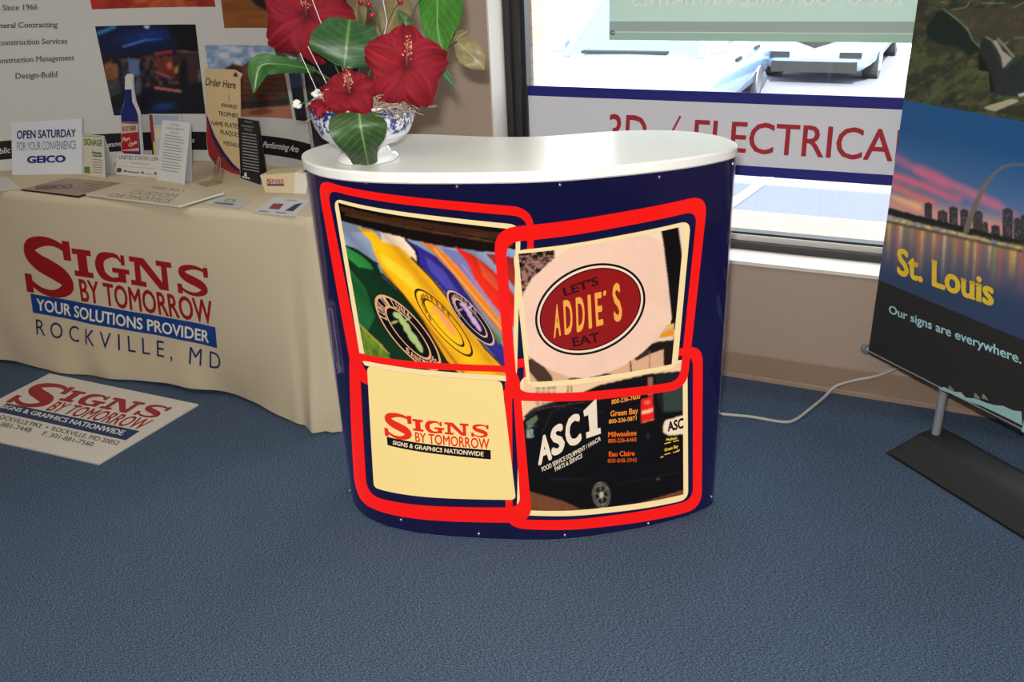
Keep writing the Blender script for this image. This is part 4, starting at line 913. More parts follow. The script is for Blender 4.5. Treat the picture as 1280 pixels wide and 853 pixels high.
tent([(297.3, 147.5), (322, 151.5), (325.6, 231.5), (300.8, 223)], ((300.8, 223), (325.6, 231.5)), 'tent_card', 'black tent card headed POLICY with white lines, beside the Order Here sign', (30, 30, 31),
     policy((150, 150, 148), Wc, [('PARKING', [(715, 118), (770, 126), (770, 138), (715, 130)]), ('AVAILABILITY', [(692, 146), (788, 158), (788, 172), (692, 160)]), ('POLICY', [(714, 172), (770, 180), (770, 196), (714, 188)])], bl,
            [[(698, 522), (752, 536), (752, 526), (698, 512)], [(712, 512), (732, 518), (728, 484), (714, 492)]]), (46, 46, 48), .03, .12)
# 7 Order Here sign
S = stand_plane((262, 213), (302, 219), .10); t = thing('tabletop_sign', 'tan curved sign reading Order Here with red and navy swoosh edges', 'sign', S.P); a = Art()
O = crop(240, 70, 4.0625)
oq = [S.px(*p) for p in O((62, 62), (212, 70), (252, 92), (240, 120), (246, 590), (180, 590), (110, 550), (82, 500), (74, 440), (72, 300))]
lowest = min(p[1] for p in oq); a.slab(S, [np.array((p[0], max(p[1] - lowest, 0))) if p[1] < .05 else p for p in oq][::-1], .006, (202, 178, 134))
a.ppoly(S, O((244, 604), (190, 590), (118, 552), (86, 505), (76, 440), (72, 290), (80, 330), (105, 420), (150, 500), (200, 560), (244, 590)), (146, 38, 48), 1)
a.ppoly(S, O((244, 592), (200, 562), (150, 502), (105, 422), (80, 332), (74, 296), (84, 320), (116, 405), (165, 490), (210, 548), (244, 578)), (38, 34, 78), 2)
a.ptext(S, 'Order Here', O((66, 108), (220, 128), (222, 166), (66, 148)), (50, 46, 44), 2, .012, 0, .12)
for body, q in (('AWARDS', [(148, 238), (230, 250), (230, 270), (148, 258)]), ('TROPHIES', [(134, 280), (236, 292), (236, 314), (134, 302)]), ('NAME PLATES', [(100, 328), (240, 346), (240, 370), (100, 350)]), ('PLAQUES', [(146, 374), (242, 390), (242, 412), (146, 396)]), ('MEDALS', [(162, 430), (242, 444), (242, 466), (162, 452)])):
    a.ptext(S, body, O(*q), (60, 54, 50), 2, .012)
a.ppoly(S, O((210, 104), (234, 106), (230, 92), (222, 80), (214, 92)), (60, 54, 48), 2); a.ppoly(S, O((187, 232), (190, 232), (190, 195), (187, 195)), (110, 98, 80), 2)
a.build('board', VINYL, t); strut(S, .08, .12, .07, t, mat('easel_clear', (170, 168, 160), .2))
# clear acrylic stand
S = stand_plane((264.5, 226), (277, 230), .25); t = thing('acrylic_stand', 'small clear acrylic holder in front of the Order Here sign', 'holder', S.P)
AC = glass_mat('clear_acrylic', (250, 248, 245), .10); a = Art()
q = [S.px(*p) for p in [(269.5, 193.5), (282, 197), (277, 230), (264.5, 226)]]; q[2][1] = q[3][1] = 0
MB().add(np.vstack([S.pos(np.array([p[0] for p in q]), np.array([p[1] for p in q]), np.zeros(4)), S.pos(np.array([p[0] for p in q]), np.array([p[1] for p in q]), np.zeros(4)) - S.N * .004]), [(3, 2, 1, 0), (4, 5, 6, 7), (0, 1, 5, 4), (1, 2, 6, 5), (2, 3, 7, 6), (3, 0, 4, 7)]).build('upright', AC, t)
f0, f1 = S.pos(np.array(q[3][0]), np.array(0.), np.array(0.)), S.pos(np.array(q[2][0]), np.array(0.), np.array(0.)); nh = np.array([S.N[0], S.N[1], 0]); nh /= np.linalg.norm(nh); zz = np.array([0, 0, .005])
MB().add([f0, f1, f1 + nh * .06, f0 + nh * .06, f0 + zz, f1 + zz, f1 + nh * .06 + zz, f0 + nh * .06 + zz], [(3, 2, 1, 0), (4, 5, 6, 7), (0, 1, 5, 4), (1, 2, 6, 5), (2, 3, 7, 6), (3, 0, 4, 7)]).build('foot', AC, t)
ac = S.px(273.6, 208); tt_ = np.linspace(0, 2 * math.pi, 25); a = Art(); e1 = [ac + np.array((.016 * math.cos(w), .034 * math.sin(w))) for w in tt_[:-1]]; e2 = [ac + np.array((.012 * math.cos(w), .029 * math.sin(w))) for w in tt_[:-1]]
a.flat(S, e1 + e2, [(i, (i + 1) % 24, 24 + (i + 1) % 24, 24 + i) for i in range(24)], (176, 150, 130), 2); a.poly(S, [ac + np.array((.007 * math.cos(w), .018 * math.sin(w) - .004)) for w in tt_[:-1]], (150, 80, 76), 2); a.poly(S, [ac + np.array((.006 * math.cos(w), .005 * math.sin(w) + .016)) for w in tt_[:-1]], (110, 130, 110), 3)
a.build('emblem', PAPER, t)
# business card box
S = stand_plane((331.5, 241), (367.5, 242.5), .35); t = thing('card_box', 'tan folded card box with a tiny red logo at the right end of the table', 'box', S.P); a = Art()
q = [S.px(*p) for p in [(325, 219), (369, 215.5), (367.5, 242.5), (331.5, 241)]]; q[2][1] = q[3][1] = 0
F = [S.pos(np.array(p[0]), np.array(p[1]), np.array(0.)) for p in q]; bk_ = np.array([-S.N[0], -S.N[1], 0]) * .085; Bk = [p + bk_ for p in F]
a.add(F + Bk, [(3, 2, 1, 0), (4, 5, 6, 7), (0, 1, 5, 4), (2, 3, 7, 6), (1, 2, 6, 5), (0, 4, 7, 3)], (204, 186, 150))
a.logo(S, [(333, 223.5), (354.5, 223), (355.5, 232.5), (333.5, 232.5)], (150, 44, 48), 1, (52, 56, 110))
a.build('box_body', PAPER, t)
a = Art(); w0, w1 = Bk[1], Bk[2]; nn_ = S.U * .05; a.add([F[1], F[2], F[2] + nn_ * .9 - bk_ * 0, F[1] + nn_ + np.array([0, 0, -.006]), F[1] + bk_ * .04, F[2] + bk_ * .04, F[2] + nn_ * .9 + bk_ * .04, F[1] + nn_ + np.array([0, 0, -.006]) + bk_ * .04], [(0, 1, 2, 3), (7, 6, 5, 4), (0, 3, 7, 4), (3, 2, 6, 7), (2, 1, 5, 6), (1, 0, 4, 5)], (214, 208, 196)); a.build('side_flap', PAPER, t)
# flat plates and papers
def flat_sheet(pq, th_, col, name, label, cat, draw=None, edge=None, lift=0.0):
    S = Plane((-2.5, 2.2, ZTAB + .001 + lift + th_), (1, 0, 0), (0, 1, 0)); a = Art(); q = [S.px(*p) for p in pq]; a.slab(S, [q[3], q[2], q[1], q[0]] if np.cross(q[2] - q[3], q[1] - q[2]) > 0 else q, th_, edge or col)
    a.poly(S, q, col, .5)
    if draw: draw(a, S)
    return tag(a.build(name, VINYL if cat == 'plaque' else PAPER), label, cat)
def d1(a, S):
    a.ptext(S, 'GEICO', Q((262, 582), (525, 572), (512, 600), (238, 608)), (74, 52, 60), 1, .05)
    for k in range(4): a.ppoly(S, Q((560 - k * 14, 562 + k * 17), (720 - k * 16, 580 + k * 17), (725 - k * 16, 575 + k * 17), (566 - k * 14, 558 + k * 17)), (126, 72, 60), 1)
flat_sheet([(26.4, 236.5), (97.6, 245), (155, 229), (84, 222.5)], .006, (150, 128, 104), 'flat_plaque', 'dark-edged brown engraved plaque lying flat at the front edge of the table', 'plaque', d1, (44, 32, 26))
def d2(a, S):
    Z = crop(0, 210, 3.2)
    for body, q in (('THE ART', [(608, 72), (745, 88), (736, 98), (596, 82)]), ('CUSTOM', [(535, 88), (715, 106), (700, 120), (512, 102)]), ('ORTHOTICS', [(450, 102), (690, 126), (672, 140), (425, 114)])):
        a.ptext(S, body, Z(*q), (112, 88, 74), 1, .0, .03, .1)
flat_sheet([(107, 242.5), (224, 257.5), (280, 240.5), (158, 227.5)], .006, (200, 188, 160), 'flat_plaque', 'larger cream engraved plaque lying flat and overlapping the brown plaque', 'plaque', d2, (214, 208, 192), .007)
def d3(a, S): a.ppoly(S, Wc((495, 708), (630, 722), (645, 710), (510, 698)), (96, 104, 140), 1); a.ppoly(S, Wc((565, 695), (640, 698), (660, 680), (590, 676)), (120, 150, 84), 1); a.ppoly(S, Wc((585, 691), (625, 693), (640, 684), (600, 682)), (196, 196, 180), 2)
flat_sheet([(253, 254), (300, 260.5), (315, 251), (270, 245.5)], .0012, (188, 186, 178), 'paper_card', 'small clear card with a green logo lying on the tablecloth', 'card', d3)
def d4(a, S): a.ppoly(S, Wc((885, 745), (960, 752), (995, 712), (920, 708)), (140, 66, 60), 1); a.ppoly(S, Wc((1000, 760), (1060, 764), (1130, 705), (1080, 712)), (64, 58, 76), 1); a.ppoly(S, Wc((1010, 690), (1080, 694), (1090, 682), (1015, 680)), (150, 170, 190), 1); a.ppoly(S, Wc((815, 766), (880, 772), (884, 764), (820, 758)), (120, 120, 130), 1); a.ppoly(S, Wc((935, 775), (1010, 782), (1014, 774), (940, 767)), (120, 120, 130), 1)
flat_sheet([(315, 265.5), (368, 271), (388, 250), (343, 246.5)], .0012, (200, 200, 200), 'paper_card', 'white sheet with red and dark figures lying beside the counter on the table', 'card', d4)
flat_sheet([(-12, 221), (8, 221), (27, 236), (-12, 240)], .0015, (206, 204, 198), 'paper_sheet', 'plain white sheet at the far left end of the tabletop', 'paper')

# ================================================================== BANNER STAND
dv = np.array([.367, -.315, 0]); dv /= np.linalg.norm(dv); pv = np.array([-dv[1], dv[0], 0])
stand = thing('banner_stand', 'tall printed banner of landmarks on a black foot at the right edge', 'banner stand', (.1, 2.65, 0))
pole = onz(1170, 541, .06); bp0 = pole - pv * .025
BS = Plane(bp0 * np.array([1, 1, 0]), dv, (0, 0, 1))
a = Art(); lft = .5 * (BS.px(1085.5, 442)[0] + BS.px(1147, 0)[0]); zbt = BS.px(1085.5, 442)[1]; ztop = 2.02; bw = .80
rt = lft + bw
a.slab(BS, [(lft, zbt), (rt, zbt), (rt, ztop), (lft, ztop)], .0015, (46, 44, 42))
zA = BS.px(1131, 125)[1]; zB = BS.px(1098, 350)[1]
def wall_photo(x, y):
    X = (x - 1100) * 5.0167; Y = y * 5.0167; n1 = fbm(X / 60 + Y / 90, Y / 40, 3, 5); n2 = fbm(X / 18, Y / 14, 14); p = Paint(X, Y, (52, 56, 44))
    p.mask(np.clip((n1 - .42) * 6, 0, 1), (84, 82, 56), .8); p.mask(np.clip((n2 - .5) * 6, 0, 1), (36, 40, 34), .7); p.mask((Y > 330) * np.clip((fbm(X / 50 + Y / 60, Y / 50, 21) - .45) * 6, 0, 1), (86, 98, 58), .7)
    p.poly([(420, 60), (1200, 20), (1200, 240), (640, 300), (540, 180)], (84, 72, 58), .6); p.mask(inpoly(X, Y, [(420, 60), (1200, 20), (1200, 240), (640, 300), (540, 180)]) * (n2 > .52), (60, 66, 52), .7)
    p.poly([(400, 60), (530, 180), (590, 250), (640, 310), (560, 345), (480, 300), (400, 290), (300, 240), (290, 170), (350, 90)], (26, 38, 36), .95); p.ell(420, 310, 120, 40, 0, (60, 62, 46), .6, .5)
    for s0, s1 in (((400, 60), (470, 110)), ((470, 110), (545, 175)), ((545, 175), (580, 250)), ((580, 250), (640, 312))): p.line(*s0, *s1, 8, (126, 134, 118))
    for s0, s1 in (((450, 62), (540, 45)), ((540, 45), (560, 15)), ((840, 45), (900, 18)), ((640, 20), (780, 20)), ((380, 10), (420, 20))): p.line(*s0, *s1, 8, (120, 132, 120), .9)
    p.poly([(640, 240), (690, 250), (720, 320), (780, 430), (900, 345), (1200, 300), (1200, 620), (760, 600), (690, 570), (680, 450), (620, 440), (620, 320)], (40, 46, 46)); p.poly([(620, 320), (690, 450), (720, 580), (690, 575), (680, 450), (620, 440)], (26, 24, 20)); p.mask(inpoly(X, Y, [(720, 320), (900, 345), (1200, 300), (1200, 600), (740, 590)]) * (n2 > .5), (52, 60, 58), .5)
    p.poly([(700, 252), (735, 258), (770, 320), (830, 365), (770, 430), (760, 360), (735, 310)], (160, 156, 152)); p.line(740, 245, 790, 300, 16, (132, 124, 110)); p.line(790, 300, 840, 358, 12, (150, 140, 122)); p.line(780, 280, 800, 265, 7, (150, 146, 136)); p.line(665, 232, 700, 252, 8, (150, 146, 136)); p.line(840, 240, 900, 235, 8, (110, 122, 116))
    p.poly([(645, 680), (680, 660), (830, 618), (866, 628), (866, 640), (720, 700)], (170, 162, 134)); p.poly([(860, 592), (960, 560), (1000, 580), (880, 608)], (180, 180, 172)); p.poly([(720, 705), (1200, 560), (1200, 760), (900, 730)], (46, 46, 34), .8)
    return p.c
for x_0, x_1, z_0, z_1, n_u, n_v in ((lft, lft + .40, zA + .36, zA, 220, 200), (lft + .40, rt, zA + .36, zA, 40, 60), (lft, rt, ztop, zA + .36, 60, 60)): a.grid(BS, [(x_0, z_0), (x_1, z_0), (x_1, z_1), (x_0, z_1)], n_u, n_v, wall_photo, 1, 1)
def city(x, y):
    X = (x - 1000) * 2.8429; Y = (y - 180) * 2.8433; hz = 228 + (X - 315) * .22; D_ = Y - hz
    t = np.clip((D_ + 300) / 300, 0, 1)[..., None]; p = Paint(X, Y, (0, 0, 0)); p.c = np.array((30, 84, 136)) * (1 - t) + np.array((110, 128, 168)) * t
    glow = np.exp(-((D_ + 14) / 42) ** 2); p.mask(glow, (238, 158, 140), .85)
    for k, (x0, y0, x1, y1, w_, c, al) in enumerate(((325, 40, 520, 150, 26, (214, 110, 146), .7), (330, 110, 560, 196, 22, (236, 110, 128), .9), (335, 150, 470, 210, 16, (240, 120, 110), .8), (420, 90, 700, 220, 26, (220, 110, 140), .75), (560, 150, 760, 250, 24, (206, 120, 150), .6), (330, 190, 420, 222, 16, (250, 190, 140), .9))):
        dx, dy = x1 - x0, y1 - y0; q = np.clip(((X - x0) * dx + (Y - y0) * dy) / (dx * dx + dy * dy), 0, 1); d = np.hypot(X - x0 - q * dx, Y - y0 - q * dy) + 22 * (fbm(X / 60 - Y / 90, Y / 26 - X / 60, k) - .5)
        p.mask(np.clip(1 - d / w_, 0, 1) ** .8, c, al)
    for dx, hgt, w in ((128, 58, 26), (175, 40, 34), (215, 62, 30), (255, 62, 28), (300, 66, 34), (335, 35, 18), (365, 30, 30), (405, 98, 36), (445, 72, 28), (470, 90, 40), (510, 70, 40)):
        x0 = 315 + dx; y0 = 228 + dx * .22 + 14; p.poly([(x0, y0), (x0, y0 - hgt), (x0 + w * .5, y0 - hgt - 5), (x0 + w, y0 - hgt + 3), (x0 + w, y0 + 8)], (52, 50, 58))
        p.mask(inpoly(X, Y, [(x0 + 3, y0), (x0 + 3, y0 - hgt + 6), (x0 + w - 3, y0 - hgt + 8), (x0 + w - 3, y0)]) * (fbm(X / 4, Y / 4, 8) > .52), (134, 128, 104), .55)
    p.poly([(310, 226), (400, 250), (520, 280), (900, 372), (900, 392), (520, 304), (400, 276), (310, 250)], (30, 34, 32)); p.mask(np.exp(-((D_ - 40) / 11) ** 2) * np.clip((fbm(X / 9, Y / 7, 5) - .3) * 3, 0, 1), (240, 206, 96), 1)
    arch = [(592, 306), (606, 262), (622, 220), (640, 180), (662, 140), (690, 105), (720, 82), (755, 72), (790, 74), (830, 92), (880, 140), (920, 220)]
    for i, (s0, s1) in enumerate(zip(arch[:-1], arch[1:])): p.line(*s0, *s1, max(22 - i * 2.4, 7), (118, 106, 98))
    w = np.clip((D_ - 48) / 6, 0, 1); dpt = np.clip((D_ - 50) / 190, 0, 1)[..., None]; water = np.array((150, 118, 104)) * (1 - dpt) ** 2 + np.array((96, 90, 116)) * 2 * dpt * (1 - dpt) + np.array((54, 70, 98)) * dpt ** 2
    for k in range(24):
        xx = 322 + k * 25 + 9 * math.sin(k * 2.3); c = np.array([(250, 214, 110), (214, 110, 96), (244, 232, 170), (140, 170, 96), (224, 96, 86), (250, 200, 90)][k % 6], float); L_ = 150 + 50 * math.sin(k * 1.7)
        m = np.exp(-((X - xx + (Y - hz) * .06) / (7 + 2.5 * math.sin(k * 3.1))) ** 2) * np.clip(1 - (D_ - 50) / L_, 0, 1) * (.75 + .3 * vnoise(X * 0 + k, Y / 5)); m = np.clip(m * .8, 0, 1)[..., None]; water = water * (1 - m) + c * m
    p.c = p.c * (1 - w[..., None]) + water * w[..., None]; p.mask(np.exp(-((D_ - 49) / 5) ** 2), (50, 46, 34), .7)
    return p.c
mid = lft + .46
a.grid(BS, [(lft, zA), (mid, zA), (mid, zB), (lft, zB)], 240, 230, city, 1, 1); a.grid(BS, [(mid, zA), (rt, zA), (rt, zB), (mid, zB)], 40, 60, city, 1, 1)
YL = (226, 190, 52); CR = crop(1000, 180, 2.8433)
a.ptext(BS, 'St. Louis', CR((346, 368), (692, 484), (690, 576), (346, 460)), YL, 3, .036, .018)
a.ptext(BS, 'Our signs are everywhere.', CR((318, 572), (788, 746), (788, 782), (316, 600)), (164, 206, 214), 3, .018)
V7 = crop(1060, 480, 4.0636)
wave = [(462, 22), (490, 15), (540, 40), (575, 42), (600, 70), (650, 75), (700, 95), (745, 108), (790, 112), (840, 135), (882, 140), (885, 180), (888, 212), (820, 178), (740, 140), (680, 112), (600, 84), (520, 48), (470, 30)]
a.ppoly(BS, V7(*wave)[::-1], (150, 188, 186), 3)
for k in ((650, 46), (690, 50), (520, 8)): a.ppoly(BS, V7((k[0] - 10, k[1] + 22), (k[0] + 24, k[1] + 34), (k[0] + 14, k[1] + 16), (k[0] - 4, k[1] - 2)), (126, 136, 124), 3)
x9 = BS.px(1279, 531)[0]; a.poly(BS, [(x9, zbt + .002), (rt, zbt + .002), (rt, zbt + .05), ((x9 + rt) / 2, zbt + .075), (x9, zbt + .04)], (150, 188, 186), 3)
a.build('banner_sheet', VINYL, stand)
ALU = mat('satin_aluminium', (158, 161, 168), .4, .5, .35); 
def bp_(u, z, off=0.0): return BS.P + dv * u + np.array([0, 0, z]) + pv * off
MB().tube([bp_(lft - .012, zbt + .008, .006), bp_(rt + .012, zbt + .008, .006)], .0065, 14).build('bottom_tube', ALU, stand, False)
MB().tube([bp_(lft - .030, zbt + .008, .006), bp_(lft - .012, zbt + .008, .006)], [.012, .017], 14).build('end_cap', mat('grey_plastic', (120, 124, 130), .5), stand)
MB().tube([bp_(lft - .012, ztop, .006), bp_(rt + .012, ztop, .006)], .011, 14).build('top_tube', ALU, stand)
for u in (0.0, .40): MB().tube([bp_(u, .05, .025), bp_(u, ztop - .02, .025)], .0125, 16).build('pole', ALU, stand)
bA = onz(1107, 567, 0)
mb = MB(); secb = [(0, 0), (.0, .008), (.085, .05), (.10, .056), (.18, .056), (.2, .05), (.265, .008), (.265, 0)]
stn = [(0, 1.0, 0), (.0, 1.0, 0), (.025, 1.0, 1), (.52, 1.0, 1), (.55, 1.0, 0)]
rows = []
for u, sc_, full in stn[1:]:
    rows.append([bA + dv * u + pv * d + np.array([0, 0, z * (1 if full else .25) + .0005]) for d, z in secb])
nb = len(secb); mb.add(np.vstack(rows), [(i * nb + j, (i + 1) * nb + j, (i + 1) * nb + (j + 1) % nb, i * nb + (j + 1) % nb) for i in range(len(rows) - 1) for j in range(nb)] + [tuple(range(nb)), tuple((len(rows) - 1) * nb + j for j in range(nb - 1, -1, -1))])
mb.build('foot', mat('black_plastic', (25, 24, 22), .55, .4, noise=.1, nscale=300, bump=.05), stand)
# power cord from the counter to the wall
cp = [onz(880, 515, .006), onz(903, 518, .005), onz(940, 521.5, .005), onz(975, 527.5, .005), onz(992, 526, .005), onz(1012, 512, .012)]
def oncord(x, y, Y): r = ray(x, y); return CAM + r * (Y / r[1])
cp += [onz(1030, 497, .012)] + [oncord(x_, y_, q_) for x_, y_, q_ in ((1045, 483, 2.935), (1070, 475.5, 2.945), (1095, 470.5, 2.95), (1120, 461, 2.955), (1150, 449, 2.957))]
tag(MB().tube(catmull(cp, 8), .0052, 10).build('power_cord', mat('grey_cord', (176, 172, 164), .5), None, True), 'grey power cord running from the counter across the carpet to the wall', 'cord')

# ================================================================== BOWL OF ARTIFICIAL FLOWERS
BC = np.array([-1.252, 1.800]); 
prof_b = [(.0, .006), (.058, .004), (.074, .0), (.075, .006), (.068, .015), (.056, .022), (.050, .030), (.056, .037), (.086, .046), (.106, .062), (.118, .084), (.125, .110), (.130, .138), (.128, .1395), (.125, .138), (.118, .11), (.098, .07), (.06, .047), (0, .043)]
nt = 220; pr = np.array(prof_b); pr2 = []
for i in range(len(pr) - 1):
    m_ = 10 if 8 <= i <= 11 else 3
    for t_ in np.linspace(0, 1, m_, endpoint=False): pr2.append(pr[i] * (1 - t_) + pr[i + 1] * t_)
pr2.append(pr[-1]); pr2 = np.array(pr2); TH = np.linspace(0, 2 * math.pi, nt, endpoint=False)
Rr = pr2[:, 0][:, None] * np.ones(nt)[None]; Zz = pr2[:, 1][:, None] * np.ones(nt)[None]
V = np.stack([BC[0] + Rr * np.cos(TH), BC[1] + Rr * np.sin(TH), ZT + .0008 + Zz], -1)
arc = np.concatenate([[0], np.cumsum(np.linalg.norm(np.diff(pr2, axis=0), axis=1))])[:, None]; TT = TH[None] * .12 + 0 * arc; HH = Zz
Pn = Paint(TT, HH, (226, 226, 228)); outer_ = (arc < arc[int(np.argmax(pr2[:, 1]))]) & (HH > .05); BLU = (44, 58, 120)
rimm = outer_ & (HH > .118 + .008 * np.sin(TH[None] * 34)); Pn.mask(rimm * 1.0, (52, 60, 122)); Pn.mask((outer_ & (HH > .1345)) * 1.0, (230, 230, 232))
nf = fbm(TT * 190, HH * 200, 3, 3); patch = np.clip(np.cos(TH[None] * 3 + 1.0) * 1.4 + .5, 0, 1) * np.clip((HH - .062) / .03, 0, 1) * np.clip((.13 - HH) / .01, 0, 1)
Pn.mask(outer_ * (nf > .5) * (patch > .35), BLU, .92); Pn.mask(outer_ * (nf > .44) * (nf < .5) * (patch > .35), (120, 136, 186), .9)
for k in range(9):
    ft_ = (.3 + k * .72) * .12; fh = .100 + .008 * math.sin(k * 2.1); ang = np.arctan2(HH - fh, TT - ft_); rr_ = np.hypot(TT - ft_, HH - fh); pet = .016 * (.62 + .38 * np.abs(np.cos(ang * 4)))
    Pn.mask(outer_ * (rr_ < pet + .006) * 1.0, BLU); Pn.mask(outer_ * (rr_ < pet) * 1.0, (224, 226, 232)); Pn.mask(outer_ * (rr_ < .004) * 1.0, (110, 126, 180))
kk = np.arange(len(pr2) * nt).reshape(len(pr2), nt); kn = np.roll(kk, -1, 1)
a = Art(); a.add(V.reshape(-1, 3), np.stack([kk[:-1], kn[:-1], kn[1:], kk[1:]], -1).reshape(-1, 4), Pn.c.reshape(-1, 3))
tag(a.build('porcelain_bowl', GLAZE, None, True), 'blue and white footed porcelain bowl on the left end of the white countertop', 'bowl')
MOUTH = np.array([BC[0], BC[1], ZT + .11])
def toward(p): d = CAM - np.asarray(p); return d / np.linalg.norm(d)
UPV = ROT @ np.array([0, -1.0, 0]); RTV = ROT @ np.array([1.0, 0, 0])
STEM = mat('stem_green', (62, 84, 50), .6)
def stem(parent, p, q, r=.0022, name='stem'):
    p, q = np.asarray(p, float), np.asarray(q, float); m_ = (p + q) / 2 + np.array([0, 0, .02]); MB().tube(catmull([p, m_, q], 6), r, 6).build(name, STEM, parent, True)

def hibiscus(c, R, nrm, spin, label, openness=.35, rgb=(150, 26, 42), seed=1, squash=1.0):
    """five ruffled petals round a column of stamens"""
    rng = random.Random(seed); nrm = np.array(nrm, float); nrm /= np.linalg.norm(nrm); u = np.cross(UPV, nrm); u /= np.linalg.norm(u); w = np.cross(nrm, u)
    t = thing('hibiscus_flower', label, 'flower', c, 'red silk flowers in the bowl'); c = np.array(c)
    for k in range(5):
        an = spin + k * 2 * math.pi / 5; nu_, nv_ = 22, 26; uu, vv = np.meshgrid(np.linspace(0, 1, nu_), np.linspace(-1, 1, nv_), indexing='ij'); ph = rng.random() * 6; tw = (rng.random() - .5) * .5
        wd_ = R * .52 * np.sin(np.pi * np.clip(uu * .80 + .03, 0, 1)) ** .8 * (1.05 - .15 * uu)
        ln = R * (uu * (1 - .16 * vv ** 2) + .02 * np.sin(vv * 9 + ph) * uu ** 3)
        hh = R * (openness * np.sin(uu * 1.9) * .55 - .36 * uu ** 3 + .10 * uu ** 2 * np.sin(vv * 5 + ph) + .045 * uu ** 3 * np.sin(vv * 11 + ph * 2) - .16 * vv ** 2 * uu * (1 - uu) + tw * vv * uu * .5 + .016 * np.cos(vv * 36 + ph) * uu) + R * (.14 * (k % 2) - .10 * (k == 4)) * uu ** 1.5
        lx = ln * math.cos(an) - wd_ * vv * math.sin(an); ly = (ln * math.sin(an) + wd_ * vv * math.cos(an)) * squash
        P = c + lx[..., None] * u + ly[..., None] * w + hh[..., None] * nrm
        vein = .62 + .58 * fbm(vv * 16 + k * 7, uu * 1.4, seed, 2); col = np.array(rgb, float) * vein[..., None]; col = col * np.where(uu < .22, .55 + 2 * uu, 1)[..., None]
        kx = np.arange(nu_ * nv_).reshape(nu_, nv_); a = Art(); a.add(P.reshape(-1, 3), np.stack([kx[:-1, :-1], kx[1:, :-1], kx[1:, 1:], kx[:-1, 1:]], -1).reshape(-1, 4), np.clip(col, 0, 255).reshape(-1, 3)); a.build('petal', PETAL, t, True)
    L_ = R * .62; ax = nrm * .55 + UPV * .75; ax /= np.linalg.norm(ax); st_ = MB().tube([c, c + ax * L_ * .5, c + ax * L_], [.003, .0022, .0015], 7).build('stamen', mat('stamen_red', (150, 70, 66), .7), t, True)
    an_ = MB()
    for k in range(34):
        f_ = .35 + .65 * k / 33; d = rng.random() * 6.28; q = c + ax * L_ * f_ + (u * math.cos(d) + w * math.sin(d)) * .010 * (1.25 - f_ * .6); an_.ball(q, .0017, 5, 4)
    an_.build('pollen', mat('pollen_cream', (200, 160, 124), .8), st_, True)
    stem(t, c - nrm * .003, MOUTH + np.array([rng.uniform(-.05, .05), rng.uniform(-.05, .05), -.03]))
    return t
f1 = at(383, 19, 2.08); f2 = at(508, 82, 1.99); f3 = at(437, 116, 2.0); f4 = at(410, 131, 2.0)
hibiscus(f1, .112, toward(f1) * 1 + UPV * .15 - RTV * .1, -1.25, 'largest red hibiscus, high on the left of the bouquet at the top edge', .3, seed=3)
hibiscus(f2, .098, toward(f2) + UPV * .25 + RTV * .12, -1.0, 'wide open red hibiscus at the right of the bouquet, cream stamens showing', .3, (160, 28, 44), seed=5)
hibiscus(f3, .072, toward(f3) * .75 + UPV * .45 - RTV * .2, .35, 'half hidden red hibiscus just above the hanging leaf', .5, (146, 24, 40), seed=8, squash=.85)
hibiscus(f4, .05, toward(f4) * .6 + UPV * .8 - RTV * .35, 2.0, 'small red hibiscus drooping over the left rim of the bowl', .4, (150, 26, 42), seed=11, squash=.75)

def leaf(mid, wl, wr, label, rgb=(52, 92, 48), vein=(110, 140, 80), fold=.25, name='artificial_leaf', stem_to=True, nveins=9, face=None, grp='silk leaves in the bowl'):
    """mid: midrib as (x, y, depth) sights; wl, wr: half widths in metres from base to tip"""
    P = np.array([at(*m) for m in mid]); c = catmull(P, 26); n_ = len(c); s_ = np.linspace(0, 1, n_); tg = np.gradient(c, axis=0); tg /= np.linalg.norm(tg, axis=1)[:, None]
    fc = np.array([toward(p) for p in c]) if face is None else np.repeat(np.array([face], float), n_, 0); side = np.cross(tg, fc); side /= np.linalg.norm(side, axis=1)[:, None]; fc = np.cross(side, tg)
    sm_ = lambda w: np.interp(s_, np.linspace(0, 1, 6 * len(w) - 5), catmull([(i, q) for i, q in enumerate(w)], 6)[:, 1]) if len(w) > 2 else np.interp(s_, [0, 1], w)
    WL, WR = np.maximum(sm_(wl), .0008), np.maximum(sm_(wr), .0008); nv_ = 41; vv = np.linspace(-1, 1, nv_)
    wv = np.where(vv[None] < 0, WL[:, None], WR[:, None]); V_ = c[:, None] + side[:, None] * (wv * vv[None])[..., None] - fc[:, None] * (fold * wv * np.abs(vv[None]) ** 1.3)[..., None] + fc[:, None] * (.0035 * np.sin(s_[:, None] * 9 + vv[None] * 3) * np.abs(vv[None]))[..., None]
    vp = np.abs(np.mod((s_[:, None] - .28 * np.abs(vv[None])) * nveins, 1.0) - .5); col = np.zeros(V_.shape) + np.array(rgb, float) * (.78 + .42 * fbm(s_[:, None] * 7 + 0 * vv, vv[None] * 4 + 0 * s_[:, None], 5))[..., None]
    m1 = np.clip(1 - vp / .10, 0, 1) * .45; m1 = np.maximum(m1, np.clip(1 - np.abs(vv[None]) / .06, 0, 1) * .9 + 0 * s_[:, None])[..., None]; col = col * (1 - m1) + np.array(vein, float) * m1
    t = thing(name, label, 'leaf', P[0], grp); kx = np.arange(n_ * nv_).reshape(n_, nv_); a = Art(); a.add(V_.reshape(-1, 3), np.stack([kx[:-1, :-1], kx[:-1, 1:], kx[1:, 1:], kx[1:, :-1]], -1).reshape(-1, 4), np.clip(col, 0, 255).reshape(-1, 3)); a.build('blade', LEAFM, t, True)
    if stem_to: stem(t, P[0], MOUTH + np.array([.02 * math.sin(P[0][0] * 90), .02 * math.cos(P[0][0] * 70), -.02]))
    return t
pxm = 2.05 / FOC
Wd = lambda *w: [q * pxm for q in w]
